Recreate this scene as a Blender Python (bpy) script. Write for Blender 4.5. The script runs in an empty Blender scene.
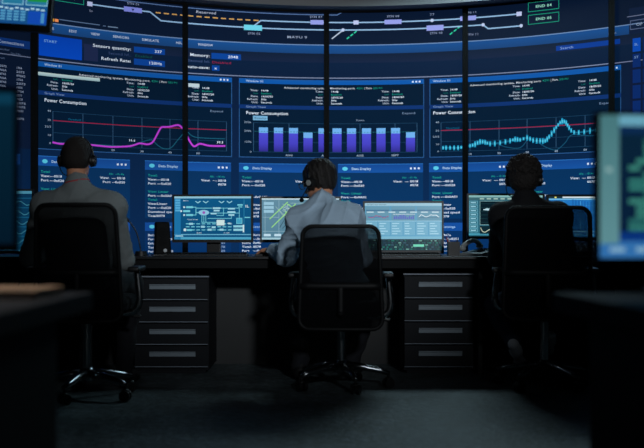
import bpy, bmesh, math, random
import numpy as np
from mathutils import Vector, Matrix, Euler

random.seed(7)
SC = bpy.context.scene
COL = SC.collection
F = 1060.0            # focal length in pixels of a 644 px wide frame
HOR = 230.0           # horizon row
CH = 0.885            # camera height (m)
PI = math.pi

def at(px, py, d):
    return Vector(((px-322.0)*d/F, d, CH-(py-HOR)*d/F))

def lin(c):
    out = []
    for v in c[:3]:
        v = v/255.0
        out.append(v/12.92 if v <= .04045 else ((v+.055)/1.055)**2.4)
    return (*out, 1.0)

# ------------------------------------------------------------ materials
def pmat(name, col, rough=.6, metal=0., spec=.5, bump=0., bscale=60., var=0., vscale=8., coat=0.):
    m = bpy.data.materials.new(name); m.use_nodes = True
    nt = m.node_tree; b = nt.nodes['Principled BSDF']
    c = lin(col)
    b.inputs['Base Color'].default_value = c
    b.inputs['Roughness'].default_value = rough
    b.inputs['Metallic'].default_value = metal
    b.inputs['Specular IOR Level'].default_value = spec
    b.inputs['Coat Weight'].default_value = coat
    tc = nt.nodes.new('ShaderNodeTexCoord')
    if var > 0:
        n = nt.nodes.new('ShaderNodeTexNoise'); n.inputs['Scale'].default_value = vscale
        n.inputs['Detail'].default_value = 5
        r = nt.nodes.new('ShaderNodeValToRGB')
        r.color_ramp.elements[0].position = .3; r.color_ramp.elements[1].position = .7
        r.color_ramp.elements[0].color = tuple(x*(1-var) for x in c[:3])+(1,)
        r.color_ramp.elements[1].color = tuple(min(1, x*(1+var)) for x in c[:3])+(1,)
        nt.links.new(tc.outputs['Object'], n.inputs['Vector'])
        nt.links.new(n.outputs['Fac'], r.inputs['Fac'])
        nt.links.new(r.outputs['Color'], b.inputs['Base Color'])
    if bump > 0:
        n2 = nt.nodes.new('ShaderNodeTexNoise'); n2.inputs['Scale'].default_value = bscale
        n2.inputs['Detail'].default_value = 4
        bp = nt.nodes.new('ShaderNodeBump'); bp.inputs['Strength'].default_value = bump
        bp.inputs['Distance'].default_value = .01
        nt.links.new(tc.outputs['Object'], n2.inputs['Vector'])
        nt.links.new(n2.outputs['Fac'], bp.inputs['Height'])
        nt.links.new(bp.outputs['Normal'], b.inputs['Normal'])
    return m

def display_mat(name, strength=1.0, rough=.35):
    m = bpy.data.materials.new(name); m.use_nodes = True
    nt = m.node_tree; b = nt.nodes['Principled BSDF']
    b.inputs['Base Color'].default_value = (.002, .002, .003, 1)
    b.inputs['Roughness'].default_value = rough
    b.inputs['Specular IOR Level'].default_value = .12
    a = nt.nodes.new('ShaderNodeAttribute'); a.attribute_name = 'Col'
    nt.links.new(a.outputs['Color'], b.inputs['Emission Color'])
    b.inputs['Emission Strength'].default_value = strength
    return m

def floor_mat(name):
    m = bpy.data.materials.new(name); m.use_nodes = True
    nt = m.node_tree; b = nt.nodes['Principled BSDF']; tc = nt.nodes.new('ShaderNodeTexCoord'); prev = None
    for sc, det, lo, hi, ax in ((2.2, 6, .35, .65, (1,1,1)), (9, 8, .3, .7, (1,1,1)), (26, 5, .40, .62, (1,1,1))):
        mp = nt.nodes.new('ShaderNodeMapping'); mp.inputs['Scale'].default_value = ax; mp.inputs['Rotation'].default_value = (0,0,.35 if ax[0] < 1 else 0)
        n = nt.nodes.new('ShaderNodeTexNoise'); n.inputs['Scale'].default_value = sc; n.inputs['Detail'].default_value = det; n.inputs['Roughness'].default_value = .65
        r = nt.nodes.new('ShaderNodeMapRange'); r.inputs['From Min'].default_value = lo; r.inputs['From Max'].default_value = hi; r.inputs['To Min'].default_value = .5; r.inputs['To Max'].default_value = 1.25
        nt.links.new(tc.outputs['Object'], mp.inputs[0]); nt.links.new(mp.outputs[0], n.inputs['Vector']); nt.links.new(n.outputs['Fac'], r.inputs['Value'])
        if prev is None: prev = r
        else:
            mu = nt.nodes.new('ShaderNodeMath'); mu.operation = 'MULTIPLY'; nt.links.new(prev.outputs[0], mu.inputs[0]); nt.links.new(r.outputs[0], mu.inputs[1]); prev = mu
    mx = nt.nodes.new('ShaderNodeVectorMath'); mx.operation = 'SCALE'; mx.inputs[0].default_value = lin((98,112,116))[:3]
    nt.links.new(prev.outputs[0], mx.inputs['Scale']); nt.links.new(mx.outputs[0], b.inputs['Base Color']); b.inputs['Roughness'].default_value = .5
    bp = nt.nodes.new('ShaderNodeBump'); bp.inputs['Strength'].default_value = .4; bp.inputs['Distance'].default_value = .01
    nt.links.new(prev.outputs[0], bp.inputs['Height']); nt.links.new(bp.outputs['Normal'], b.inputs['Normal'])
    return m

def mesh_net_mat(name):
    m = bpy.data.materials.new(name); m.use_nodes = True
    nt = m.node_tree; b = nt.nodes['Principled BSDF']; out = nt.nodes['Material Output']
    b.inputs['Base Color'].default_value = (.003, .0032, .004, 1); b.inputs['Roughness'].default_value = .9; b.inputs['Specular IOR Level'].default_value = .05
    tc = nt.nodes.new('ShaderNodeTexCoord'); mp = nt.nodes.new('ShaderNodeSeparateXYZ')
    nt.links.new(tc.outputs['Object'], mp.inputs[0])
    def wave(sock):
        s = nt.nodes.new('ShaderNodeMath'); s.operation = 'MULTIPLY'; s.inputs[1].default_value = 2*PI/.004
        nt.links.new(sock, s.inputs[0])
        w = nt.nodes.new('ShaderNodeMath'); w.operation = 'SINE'; nt.links.new(s.outputs[0], w.inputs[0])
        g = nt.nodes.new('ShaderNodeMath'); g.operation = 'GREATER_THAN'; g.inputs[1].default_value = .5
        nt.links.new(w.outputs[0], g.inputs[0]); return g
    a, c = wave(mp.outputs[0]), wave(mp.outputs[2])
    mu = nt.nodes.new('ShaderNodeMath'); mu.operation = 'MULTIPLY'
    nt.links.new(a.outputs[0], mu.inputs[0]); nt.links.new(c.outputs[0], mu.inputs[1])
    tr = nt.nodes.new('ShaderNodeBsdfTransparent'); mx = nt.nodes.new('ShaderNodeMixShader')
    nt.links.new(mu.outputs[0], mx.inputs[0]); nt.links.new(b.outputs[0], mx.inputs[1]); nt.links.new(tr.outputs[0], mx.inputs[2])
    nt.links.new(mx.outputs[0], out.inputs[0])
    return m

M = dict(
    black=pmat('black_plastic', (16,17,19), .45, bump=.05, bscale=300),
    bezel=pmat('bezel_plastic', (9,10,12), .7, spec=.15),
    cframe=pmat('chair_frame_plastic', (11,12,14), .6, spec=.25),
    seatfab=pmat('seat_fabric', (10,10,13), .95, spec=.2, bump=.3, bscale=400),
    chrome=pmat('chrome', (200,205,210), .18, metal=1),
    dchrome=pmat('dark_chrome', (150,155,160), .22, metal=1),
    desk=pmat('desk_laminate', (14,15,18), .38, var=.1, vscale=20), near=pmat('table_laminate', (13,14,17), .7, spec=.2, var=.1, vscale=20), rail=pmat('rail_laminate', (7,8,10), .7, spec=.2),
    panel=pmat('panel_laminate', (48,49,50), .6, spec=.3, var=.08, vscale=3),
    cab=pmat('cabinet_lacquer', (13,17,24), .6, spec=.25, var=.05),
    cabtrim=pmat('cabinet_trim', (135,146,160), .5),
    handle=pmat('handle_metal', (128,140,150), .5, metal=.1),
    skin=pmat('skin', (208,146,114), .5, var=.06, vscale=12),
    lips=pmat('lips', (150,85,78), .5),
    eye=pmat('eye_white', (225,225,220), .2),
    shirt=pmat('pale_blue_shirt', (164,188,208), .85, bump=.25, bscale=30),
    sweater=pmat('grey_sweater', (126,133,134), .95, bump=.3, bscale=250),
    red=pmat('red_trim', (190,40,48), .7),
    jacket=pmat('dark_jacket', (12,13,18), .9, bump=.2, bscale=40),
    trous=pmat('dark_trousers', (16,18,26), .9, bump=.2, bscale=60),
    jeans=pmat('blue_jeans', (30,42,64), .9, bump=.2, bscale=90),
    shoe=pmat('dark_shoe', (18,18,20), .5),
    sneaker=pmat('pale_sneaker', (232,234,238), .7),
    hairb=pmat('dark_brown_hair', (18,13,11), .6, bump=.8, bscale=160, var=.3, vscale=60),
    hairc=pmat('curly_dark_hair', (30,24,22), .7, bump=1, bscale=120, var=.3, vscale=80),
    hairs=pmat('cropped_brown_hair', (24,17,13), .75, bump=.5, bscale=500, var=.3, vscale=120),
    grey=pmat('headset_grey', (150,155,155), .4),
    whitep=pmat('white_knob', (190,195,200), .4),
    paper=pmat('kraft_cover', (128,102,78), .8),
    floor=floor_mat('floor_vinyl'),
    wallm=pmat('dark_plaster', (38,40,44), .9, bump=.1, bscale=40),
    soffit=pmat('grey_plaster', (150,150,152), .9, spec=.2, bump=.1, bscale=50),
    net=mesh_net_mat('chair_net'),
    disp=display_mat('wall_display', 1.0, .85),
    disp2=display_mat('monitor_display', 1.0, .25),
)

# ------------------------------------------------------------ objects
def link(name, me, mat=None, parent=None, smooth=False):
    o = bpy.data.objects.new(name, me); COL.objects.link(o)
    if mat is not None: me.materials.append(mat)
    if parent is not None: o.parent = parent
    if smooth:
        me.polygons.foreach_set('use_smooth', [True]*len(me.polygons))
    return o

def frombm(name, bm, mat, parent=None, smooth=False, bevel=0, seg=2, auto=False):
    if bevel:
        es = [e for e in bm.edges if len(e.link_faces) == 2 and e.calc_face_angle(0) > .6]
        bmesh.ops.bevel(bm, geom=es, offset=bevel, segments=seg, affect='EDGES', profile=.6, clamp_overlap=True)
    me = bpy.data.meshes.new(name); bm.to_mesh(me); bm.free()
    o = link(name, me, mat, parent, smooth or auto)
    if auto:
        me.set_sharp_from_angle(angle=.7)
    return o

def thing(name, label, cat, loc=(0,0,0), rz=0., group=None):
    o = bpy.data.objects.new(name, None); COL.objects.link(o)
    o.location = loc; o.rotation_euler = (0,0,rz); o.empty_display_size = .1
    return tag(o, label, cat, group)

def tag(o, label, cat, group=None):
    o['label'] = label; o['category'] = cat
    if group: o['group'] = group
    return o

def struct(o): o['kind'] = 'structure'; return o

def box(bm, c, s, rot=None):
    m = Matrix.Translation(c)
    if rot is not None: m = m @ rot.to_matrix().to_4x4()
    r = bmesh.ops.create_cube(bm, size=1, matrix=m @ Matrix.Diagonal((*s, 1)))
    return r['verts']

def cyl(bm, a, b, r1, r2=None, n=20, caps=True):
    a, b = Vector(a), Vector(b); d = b-a
    q = d.to_track_quat('Z', 'Y')
    m = Matrix.Translation((a+b)/2) @ q.to_matrix().to_4x4()
    bmesh.ops.create_cone(bm, cap_ends=caps, segments=n, radius1=r1, radius2=r1 if r2 is None else r2, depth=d.length, matrix=m)

def ball(bm, c, r, sc=(1,1,1), n=16):
    bmesh.ops.create_uvsphere(bm, u_segments=n, v_segments=n//2+2, radius=r, matrix=Matrix.Translation(c) @ Matrix.Diagonal((*sc,1)))

def tube(bm, pts, r, n=10, closed=False, flat=1.0):
    pts = [Vector(p) for p in pts]; N = len(pts); rings = []
    rr = r if isinstance(r, (list, tuple)) else [r]*N
    up = None
    for i, p in enumerate(pts):
        if closed: t = (pts[(i+1) % N]-pts[i-1]).normalized()
        else: t = (pts[min(i+1, N-1)]-pts[max(i-1, 0)]).normalized()
        if up is None:
            up = Vector((0,0,1)) if abs(t.z) < .9 else Vector((0,1,0))
        s = t.cross(up).normalized(); up = s.cross(t).normalized()
        rings.append([bm.verts.new(p + s*math.cos(2*PI*k/n)*rr[i] + up*math.sin(2*PI*k/n)*rr[i]*flat) for k in range(n)])
    M_ = N if closed else N-1
    for i in range(M_):
        A, B = rings[i], rings[(i+1) % N]
        for k in range(n):
            bm.faces.new((A[k], A[(k+1) % n], B[(k+1) % n], B[k]))
    if not closed:
        bm.faces.new(rings[0][::-1]); bm.faces.new(rings[-1])
    bmesh.ops.recalc_face_normals(bm, faces=bm.faces)

def spline(pts, n=8, closed=False):
    P = [Vector(p) for p in pts]; out = []; N = len(P)
    for i in range(N if closed else N-1):
        if closed: a, b, c, d = P[i-1], P[i], P[(i+1) % N], P[(i+2) % N]
        else: a, b, c, d = P[max(i-1,0)], P[i], P[i+1], P[min(i+2,N-1)]
        for k in range(n):
            t = k/n
            out.append(.5*((2*b)+(c-a)*t+(2*a-5*b+4*c-d)*t*t+(3*b-a-3*c+d)*t**3))
    if not closed: out.append(P[-1])
    return out

# ------------------------------------------------------------ drawn displays
_tx = {}
def text_mesh(s, bold):
    k = (s, bold)
    if k in _tx: return _tx[k]
    cu = bpy.data.curves.new('t', 'FONT'); cu.body = s; cu.size = 1; cu.resolution_u = 2
    cu.offset = .016 if bold else .004; cu.space_character = 1.08
    o = bpy.data.objects.new('t', cu); COL.objects.link(o)
    dg = bpy.context.evaluated_depsgraph_get()
    me = o.evaluated_get(dg).to_mesh()
    vs = [(v.co.x, v.co.y) for v in me.vertices]; fs = [tuple(p.vertices) for p in me.polygons]
    o.evaluated_get(dg).to_mesh_clear()
    bpy.data.objects.remove(o); bpy.data.curves.remove(cu)
    w = max([v[0] for v in vs] or [0])
    _tx[k] = (vs, fs, w); return _tx[k]

class Canvas:
    """flat drawing, y downwards; polygons with per-vertex colours and a layer number"""
    def __init__(s): s.polys = []
    def poly(s, pts, col, layer=1):
        cols = col if isinstance(col, list) else [col]*len(pts)
        s.polys.append((pts, [lin(c) for c in cols], layer))
    def rect(s, x0, y0, x1, y1, c, layer=1, c2=None):
        c2 = c2 or c
        s.poly([(x0,y0),(x1,y0),(x1,y1),(x0,y1)], [c,c,c2,c2], layer)
    def frame(s, x0, y0, x1, y1, w, c, layer=1):
        s.rect(x0,y0,x1,y0+w,c,layer); s.rect(x0,y1-w,x1,y1,c,layer)
        s.rect(x0,y0+w,x0+w,y1-w,c,layer); s.rect(x1-w,y0+w,x1,y1-w,c,layer)
    def line(s, pts, w, c, layer=2):
        for (a, b) in zip(pts, pts[1:]):
            dx, dy = b[0]-a[0], b[1]-a[1]; L = math.hypot(dx, dy) or 1
            nx, ny = -dy/L*w/2, dx/L*w/2; ex, ey = dx/L*w*.25, dy/L*w*.25
            s.poly([(a[0]+nx-ex,a[1]+ny-ey),(b[0]+nx+ex,b[1]+ny+ey),(b[0]-nx+ex,b[1]-ny+ey),(a[0]-nx-ex,a[1]-ny-ey)], c, layer)
    def dash(s, a, b, n, w, c, duty=.55, layer=2):
        for i in range(n):
            t0, t1 = i/n, (i+duty)/n
            s.line([(a[0]+(b[0]-a[0])*t0, a[1]+(b[1]-a[1])*t0), (a[0]+(b[0]-a[0])*t1, a[1]+(b[1]-a[1])*t1)], w, c, layer)
    def disc(s, x, y, rx, ry, c, layer=2, n=10):
        s.poly([(x+rx*math.cos(2*PI*k/n), y+ry*math.sin(2*PI*k/n)) for k in range(n)], c, layer)
    def text(s, st, x, y, h, c, align='l', x1=None, bold=False, layer=3):
        """x,y: anchor and mid-height of the capitals; h: cap height; x1: fit the width up to x1"""
        vs, fs, w = text_mesh(st, bold)
        if w <= 0: return
        h *= .88; k = h/.7; kx = k*1.3
        if x1 is not None: kx = (x1-x)/w
        x0 = x if align == 'l' else (x-w*kx if align == 'r' else x-w*kx/2)
        for f in fs:
            s.poly([(x0+vs[i][0]*kx, y+h/2-vs[i][1]*k) for i in f], c, layer)
    def build(s, name, mat, parent, mapf, x0=None, x1=None, cuts=(), gain=1.):
        bm = bmesh.new(); cl = bm.loops.layers.float_color.new('Col')
        for pts, cols, layer in s.polys:
            if x0 is not None:
                xs = [p[0] for p in pts]
                if max(xs) <= x0 or min(xs) >= x1: continue
            try:
                f = bm.faces.new([bm.verts.new((p[0], p[1], layer)) for p in pts])
            except ValueError: continue
            for l, c in zip(f.loops, cols): l[cl] = (c[0]*gain, c[1]*gain, c[2]*gain, 1)
        def bis(x, ci=False, co=False):
            bmesh.ops.bisect_plane(bm, geom=bm.verts[:]+bm.edges[:]+bm.faces[:], dist=1e-5, plane_co=(x,0,0), plane_no=(1,0,0), clear_inner=ci, clear_outer=co)
        if x0 is not None: bis(x0, ci=True); bis(x1, co=True)
        for c in cuts: bis(c)
        for v in bm.verts: v.co = mapf(*v.co)
        me = bpy.data.meshes.new(name); bm.to_mesh(me); bm.free()
        return link(name, me, mat, parent)

# ------------------------------------------------------------ video wall
D0 = 9.0
def rr(u): return 1+1.38e-6*(u-345)**2
def vc(x, y): return HOR-(HOR-y)/rr(x)
def WP(u, v, back=0.):
    D = D0/rr(u)
    p = Vector(((u-322)/F*D, D, CH-(v+.8-HOR)*D0/F))
    n = Vector((0, 1, 0)); p.y += back
    return p
def wall_map(u, v, l): return WP(u, v, -l*.0012)

def curved_box(bm, u0, u1, v0, v1, b0, b1, n=8):
    prev = None; first = None
    for i in range(n+1):
        u = u0+(u1-u0)*i/n
        ring = [bm.verts.new(WP(u, v, b)) for (v, b) in ((v0,b0),(v1,b0),(v1,b1),(v0,b1))]
        if prev:
            for k in range(4): bm.faces.new((prev[k], prev[(k+1)%4], ring[(k+1)%4], ring[k]))
        else: bm.faces.new(ring)
        prev = ring
    bm.faces.new(prev[::-1])
    bmesh.ops.recalc_face_normals(bm, faces=bm.faces)

W = Canvas()
LB, WH, TE, DIM = (150,190,230), (222,236,255), (34,165,155), (80,100,135)
def V(x, y): return (x, vc(x, y))
# backgrounds
W.rect(-140, 8, 830, 44.4, (8,22,45), 0, (9,25,50))
W.rect(-140, 44.4, 830, 53, (24,80,146), 0, (24,68,124))
W.rect(-140, 53, 830, 62, (16,32,56), 0, (21,36,66))
W.rect(-140, 62, 830, 77, (9,32,62), 0, (9,30,60))
W.rect(-140, 77, 830, 158, (8,28,58), 0, (9,34,70))
W.rect(-140, 158, 830, 285, (7,37,74), 0, (7,48,96))
W.rect(-140, 44, 830, 44.9, (110,140,185), 2)
W.rect(-140, 77.0, 614, 77.9, (125,138,170), 2)
# rail diagram
W.line([(40,14.3),(337,14.3),(343,11)], .8, (90,120,170))
A_, B_ = 29.3, 21.8
W.line([(92,22),(150,22),(161,A_),(483,A_),(488,33.4),(521,33.4)], 1.2, LB)
W.line([(254,A_-2),(261,B_),(519,B_)], 1.2, LB)
W.dash((156,22),(262,21.9), 13, 1.1, (215,165,95))
W.dash((20,22.5),(38,22.5), 3, 1.1, (215,165,95))
for (x, w, c) in ((133,18,(130,140,230)),(253,18,(110,215,240)),(435,17,(150,160,235))):
    W.rect(x-w/2, A_-7.4-2.3 if x==133 else A_-2.6, x+w/2, A_-7.4+2.3 if x==133 else A_+2.6, c, 3)
for (x, w) in ((317,13),(393,17),(468,16)):
    W.rect(x-w/2, B_-2.2, x+w/2, B_+2.2, (150,160,235), 3)
W.poly([(131.5,21),(134.5,21),(133,23.5)], (40,50,90), 4)
for (x, y) in ((90,B_),(356,B_),(519,B_)): W.rect(x-2.6, y-2, x+2.6, y+2, (190,200,240), 3)
for (x, y) in ((343,A_),(432,B_),(483,A_),(521,33.4),(255,A_)): W.disc(x, y, 1.7, 1.7, (190,205,240), 3)
W.line([(332,38),(343,A_)], 1.2, (180,195,220)); 
W.dash((347,38),(358,A_), 3, 1.2, (50,205,165)); W.dash((450,36.5),(462,28), 3, 1.2, (50,205,165))
for (t, x, y) in (('STN 01',133,16.2),('STN 05',254,35),('STN 07',316,16.5),('STN 09',393,16.2),('STN 10',436,34.5),('STN 11',470,16.4),('TN 11',473,38)):
    W.text(t, x, y, 2.3, (150,165,200), 'c')
W.text('Sn', 91, 28, 2.2, (140,150,180), 'c'); W.text('S1', 272, 11, 2.6, (130,145,180), 'c'); W.text('77', 432, 16, 2.8, (130,145,180), 'c')
W.text('Reserved', 196, 17.3, 2.9, (185,195,220), x1=216)
W.text('MAYU 9', 287, 37, 2.7, (160,175,205), x1=307)
for (x0,x1,v,t) in ((528,559,16.5,'END 04'),(528,559,28.5,'END 05'),(52,84,19,'END 09')):
    W.frame(x0, v-4.6, x1, v+4.6, .55, (30,160,130), 2); W.text(t, (x0+x1)/2, v, 2.8, (150,220,200), 'c', bold=True)
W.rect(52.5, 40, 54.3, 42.6, (240,170,60), 3); W.rect(55, 40, 58.6, 42.6, (250,150,90), 3)
W.rect(59.5, 39.6, 100, 40.4, (90,115,150), 3); W.rect(103, 40, 106, 40.7, (90,115,150), 3); W.rect(108, 40, 118, 40.9, (110,135,165), 3)
# menu
for t, x0, x1 in (('FILE',46,54),('EDIT',69,77),('VIEW',91,100),('SENSORS',113,129),('SIMULATE',142,159),('HELP',176,184),('WINDOW',198,213)):
    W.text(t, x0, 48.9, 2.5, (190,205,230), x1=x1, bold=True)
W.rect(39, 55.6, 82, 74.4, (4,66,180), 2, (4,74,196)); W.text('START', 44, 60.8, 2.6, (130,185,240), x1=57)
W.rect(84, 59, 98, 74, (30,42,78), 1)
def rt(t, x, v, h=3.1, c=WH, b=True): W.text(t, x, v, h, c, 'r', bold=b)
rt('Sensors quantity:', 131, 59.3); rt('Second lvl.:', 131, 64.8, 2.8, (60,80,125), False); rt('Refresh Rate:', 131, 70.4)
W.rect(134, 56.3, 165, 61.8, (9,68,155), 2); rt('337', 162, 59.1, 2.8); W.text('Enabled', 135, 64.8, 2.6, (15,85,80), x1=152); W.rect(134, 67.6, 165, 73.4, (9,68,155), 2); rt('120Hz', 162, 70.5, 2.9)
rt('Memory:', 209.5, 59.3); rt('Second lvl:', 209.5, 65, 2.8, (70,90,135), False); rt('Auto-save:', 209.5, 71)
W.rect(211.5, 56.3, 241, 62, (9,68,155), 2); rt('2048', 238, 59.2, 2.9); W.text('Disabled', 212, 65.3, 2.5, (150,35,70), x1=231); W.rect(212, 68.4, 219.5, 73.6, (9,68,155), 2); W.text('x', 215.8, 71, 2.8, WH, 'c', bold=True)
W.rect(556, 56, 620, 60.6, (10,60,150), 2); W.text('Search', 560, 58.4, 2.6, (140,170,220), x1=573)
W.text('zoom', 608, 50, 2.2, (140,165,200), x1=616)
# windows
WB, TI, TX = (1,25,48), (12,88,172), (190,205,228)
def info(xe, xv, v, vals=True, clip=None):
    rows = (('Time:','14:48',0),('Lvl:','Enabled',1),('Date:','18/05/20',0),('Refresh:','5Hz',0),('Unit:','Seconds',0))
    for i, (a, b, g) in enumerate(rows):
        y = v+i*2.95
        if a and clip != 'v': W.text(a, xe, y, 1.9, (25,120,110) if g else TX, 'r', bold=not g)
        W.text(b, xv, y, 1.9, (25,150,130) if g else WH, bold=not g)
def window(x0, x1, adv, cols, left):
    W.rect(x0, 79.8, x1, 157.5, WB, 1, (1,28,55)); W.frame(x0, 79.8, x1, 157.5, .7, (44,92,150), 2)
    W.rect(x0, 79.6, x1, 84.2, TI, 2)
    W.text('Window 01', left, 81.9, 2.3, (180,210,240), x1=left+17, bold=True)
    for k in range(3): W.rect(x1-12+k*3.4, 81.2, x1-10.4+k*3.4, 82.8, WH, 3)
    W.rect(x0, 105.4, x1, 109.2, (12,50,112), 2); W.text('Graph View', left, 107.3, 2.2, (130,160,205), x1=left+20)
    W.text('Power Consumption', left, 113.4, 3.4, WH, x1=left+42, bold=True)
    W.text('Expand', x1-22, 113, 2.2, (120,145,180), x1=x1-9)
    W.text('Advanced monitoring system. Monitoring port:', adv, 87.6, 2.1, (200,210,225), x1=adv+71, bold=True)
    W.text('4291', adv+72.5, 87.6, 2.1, (25,150,130), x1=adv+79); W.text('| Port:', adv+80.5, 87.6, 2.1, (200,210,225), x1=adv+88, bold=True)
    W.text('20191', adv+89, 87.6, 2.1, (25,150,130), x1=adv+98)
    for a, b in cols: info(a, b, 91)
window(239, 424, 284, ((258,261),(323,331),(389,392)), 246)
window(37, 232, 79, ((58,62),(134,137.5),(199,202)), 44.5)
window(429.5, 621, 470, ((448,450),(520,522),(585.5,589)), 433)
def axes(xl, xr, labels, xs, xl_lab):
    for v in (123, 131.5, 142, 151.8):
        W.rect(xl, v-.25, xr, v+.25, (26,62,92), 2)
    for x in [xl]+xs+[xr]: W.rect(x-.3, 123, x+.3, 152, (48,84,118), 2)
    for (t, v) in labels: W.text(t, xl-2, v, 2.1, (150,170,195), 'r')
    for (t, x) in xl_lab: W.text(t, x, 154.8, 2, (160,180,205), 'c', bold=True)
axes(253.5, 417, (('300k',122.8),('200k',131.3),('100k',142),('0',151.8)), [289, 360, 395], (('AUG',289),('AUG',325),('AUG',360),('SEPT',395)))
W.rect(253,116.2,267.5,120.6,(120,180,220),3); W.text('Results',254.5,118.4,2,(20,40,70),x1=266,layer=4)
W.text('Seven',360,119.5,2,(140,160,190),'c')
for i, (a, b) in enumerate(((259,268),(274,283),(289,298),(303.5,312.5),(318.5,327.5),(332.5,341.5),(347,356),(362,371),(376.5,385.5),(391,400),(406,415))):
    top = 127.6 if i not in (3,10) else 132
    W.rect(a, top, b, top+5.4, (112,178,240), 3)
    W.rect(a, top+5.4, b, 143.5, (78,78,214), 3, (70,66,196)); W.rect(a, 143.5, b, 151.4, (70,66,196), 3, (48,44,138))
W.dash((255,131.6),(417,131.6),55,.5,(30,110,110),.5,4)
L40 = (('40',122.8),('30',131),('20/3',137),('10',144.5),('0',151.6))
axes(53, 226.5, L40, [83,113,142,170,198], (('10',83),('20',113),('30',142),('40',170),('50',198)))
W.rect(53, 130.8, 226.5, 131.5, (158,26,64), 3); W.text('Threshold', 68, 129, 1.9, (20,110,150), x1=81)
PU = [(53,141.5),(62,143),(80,143),(100,145),(112,146),(128,145.5),(135,144),(140,142.5),(148,143.5),(153,141),(157,134),(161,127),(165,126.2),(170,125.9),(178,124.3),(182,127),(186,132),(189,139),(194,145.5),(200,143),(210,145),(225,145.2)]
def sm(pts, n=5): return [(p.x, p.y) for p in spline([(a, vc(a,b), 0) for a, b in pts], n)]
W.line(sm([(53,141.5),(80,143),(100,144),(128,145),(150,139),(156,143),(163,147.5),(171,147),(178,139),(186,131),(192,135),(200,137),(225,138)]), .8, (24,92,116), 3)
W.line(sm(PU), 2.0, (105,36,150), 3); W.line(sm(PU), 1.3, (205,70,225), 4)
W.text('16.6', *V(132,139.5), 2.2, WH, 'c', bold=True); W.text('39.5', *V(220,141.5), 2.2, WH, 'c', bold=True); W.text('33.2', *V(81,137.3), 2.2, WH, 'c', bold=True)
axes(441, 612, L40, [470,499,527,556,585], (('10',470),('20',499),('30',527),('40',556),('50',585)))
W.rect(441, 130.6, 612, 131.3, (158,26,64), 3); W.text('Threshold', 446, 129, 1.9, (20,110,150), x1=459)
CY = [(443,147),(450,147),(458,147),(464,146),(470,145),(475,143.5),(480,141),(485,141.5),(490,143),(500,142),(510,140),(515,138.5),(520,139),(527,137),(533,139.5),(540,140),(545,140),(549,136),(554,129.5),(558,124),(562,120.5),(566,122),(569,127),(574,131.5),(584,131),(596,129),(608,128)]
cp = sm(CY, 2); random.seed(3)
W.line(sm([(470,146),(490,141),(505,146),(520,147),(530,138),(545,146),(556,149),(565,142),(572,134),(590,135),(610,133)]), .8, (24,80,110), 3)
W.line(sm(CY), 1.6, (18,96,130), 3)
for (x, y) in cp:
    h = random.uniform(1.5, 2.9); W.rect(x-.9, y-h, x+.9, y+h, (30,150,195), 4); W.rect(x-.5, y-h*.5, x+.5, y+h*.5, (95,215,240), 5)
# the pale bar across the first window
W.rect(37, 89.2, 100, 92.2, (196,220,220), 5, (150,185,195)); W.rect(188.5, 87.3, 199.5, 90.8, (190,210,220), 5)
# data display rows
DW = [(38,130),(145,231),(239,325),(338,423),(429,512),(519,600),(628,720),(-80,20)]
def data(x, v, k, right=None):
    rows = [('Total:','',1),('View:','---0018',0),('Port:','---0x020',0),None,('View: Linear','',1),('Port:','---0x0A01',0),('Total:','',1),('View:','Linear',0),('Port:','---0x020',0),('Download speed','',0),('Total:','0078',0)]
    y = v
    for i, r in enumerate(rows):
        if k == 2 and i == 4: y += 3.9; continue
        if r is None: y += 3.8; continue
        a, b, g = r
        W.text(a, x+3, y, 2.3, TE if g else WH, bold=True)
        if b: W.text(b, x+12, y, 2.3, WH, bold=True)
        y += 3.85
for k, (a, b) in enumerate(DW):
    W.rect(a, 163.4, b, 172, (20,72,146), 1, (22,84,164)); W.rect(a, 163.2, b, 163.9, (40,110,190), 2)
    W.rect(a, 172, b, 218, (6,50,94), 1, (6,54,102)); 
    W.disc(a+7, 168, 2.8, 1.9, (90,205,235), 2); W.text('Data Display', a+13.5, 168, 2.5, (185,220,250), x1=a+33, bold=True)
    for j in range(3): W.rect(b-13+j*3.9, 167.1, b-11.2+j*3.9, 168.9, WH, 3)
    data(a, 177.2, k)
    W.text('Ab: --014a', b-6, 177, 2, TE, 'r'); W.text('View:  --- 0018', b-5, 180.8, 2.3, WH, 'r', bold=True); W.text('Port: --0x020' if k == 0 else '0078', b-5, 184.6, 2.3, WH, 'r', bold=True)
    W.rect(a, 222, b, 230, (20,78,158), 1); W.disc(a+7, 226, 2.8, 1.8, (90,205,235), 2); W.text('Settings', a+13.5, 226, 2.3, (160,200,240), bold=True)
    W.rect(a, 230, b, 268, (6,50,102), 1)
    for j, (t, u_) in enumerate((('Beta','0x1a'),('Port','---0x0201'),('Extra','0x40'),('Total:','0078'),('Port','---0x020'))):
        W.text(t, a+3, 234+j*3.9, 2.3, WH, bold=True); W.text(u_, a+14, 234+j*3.9, 2.3, WH, bold=True)
        W.text(u_, b-6, 234+j*3.9, 2.3, (140,170,210), 'r', bold=True)
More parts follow.
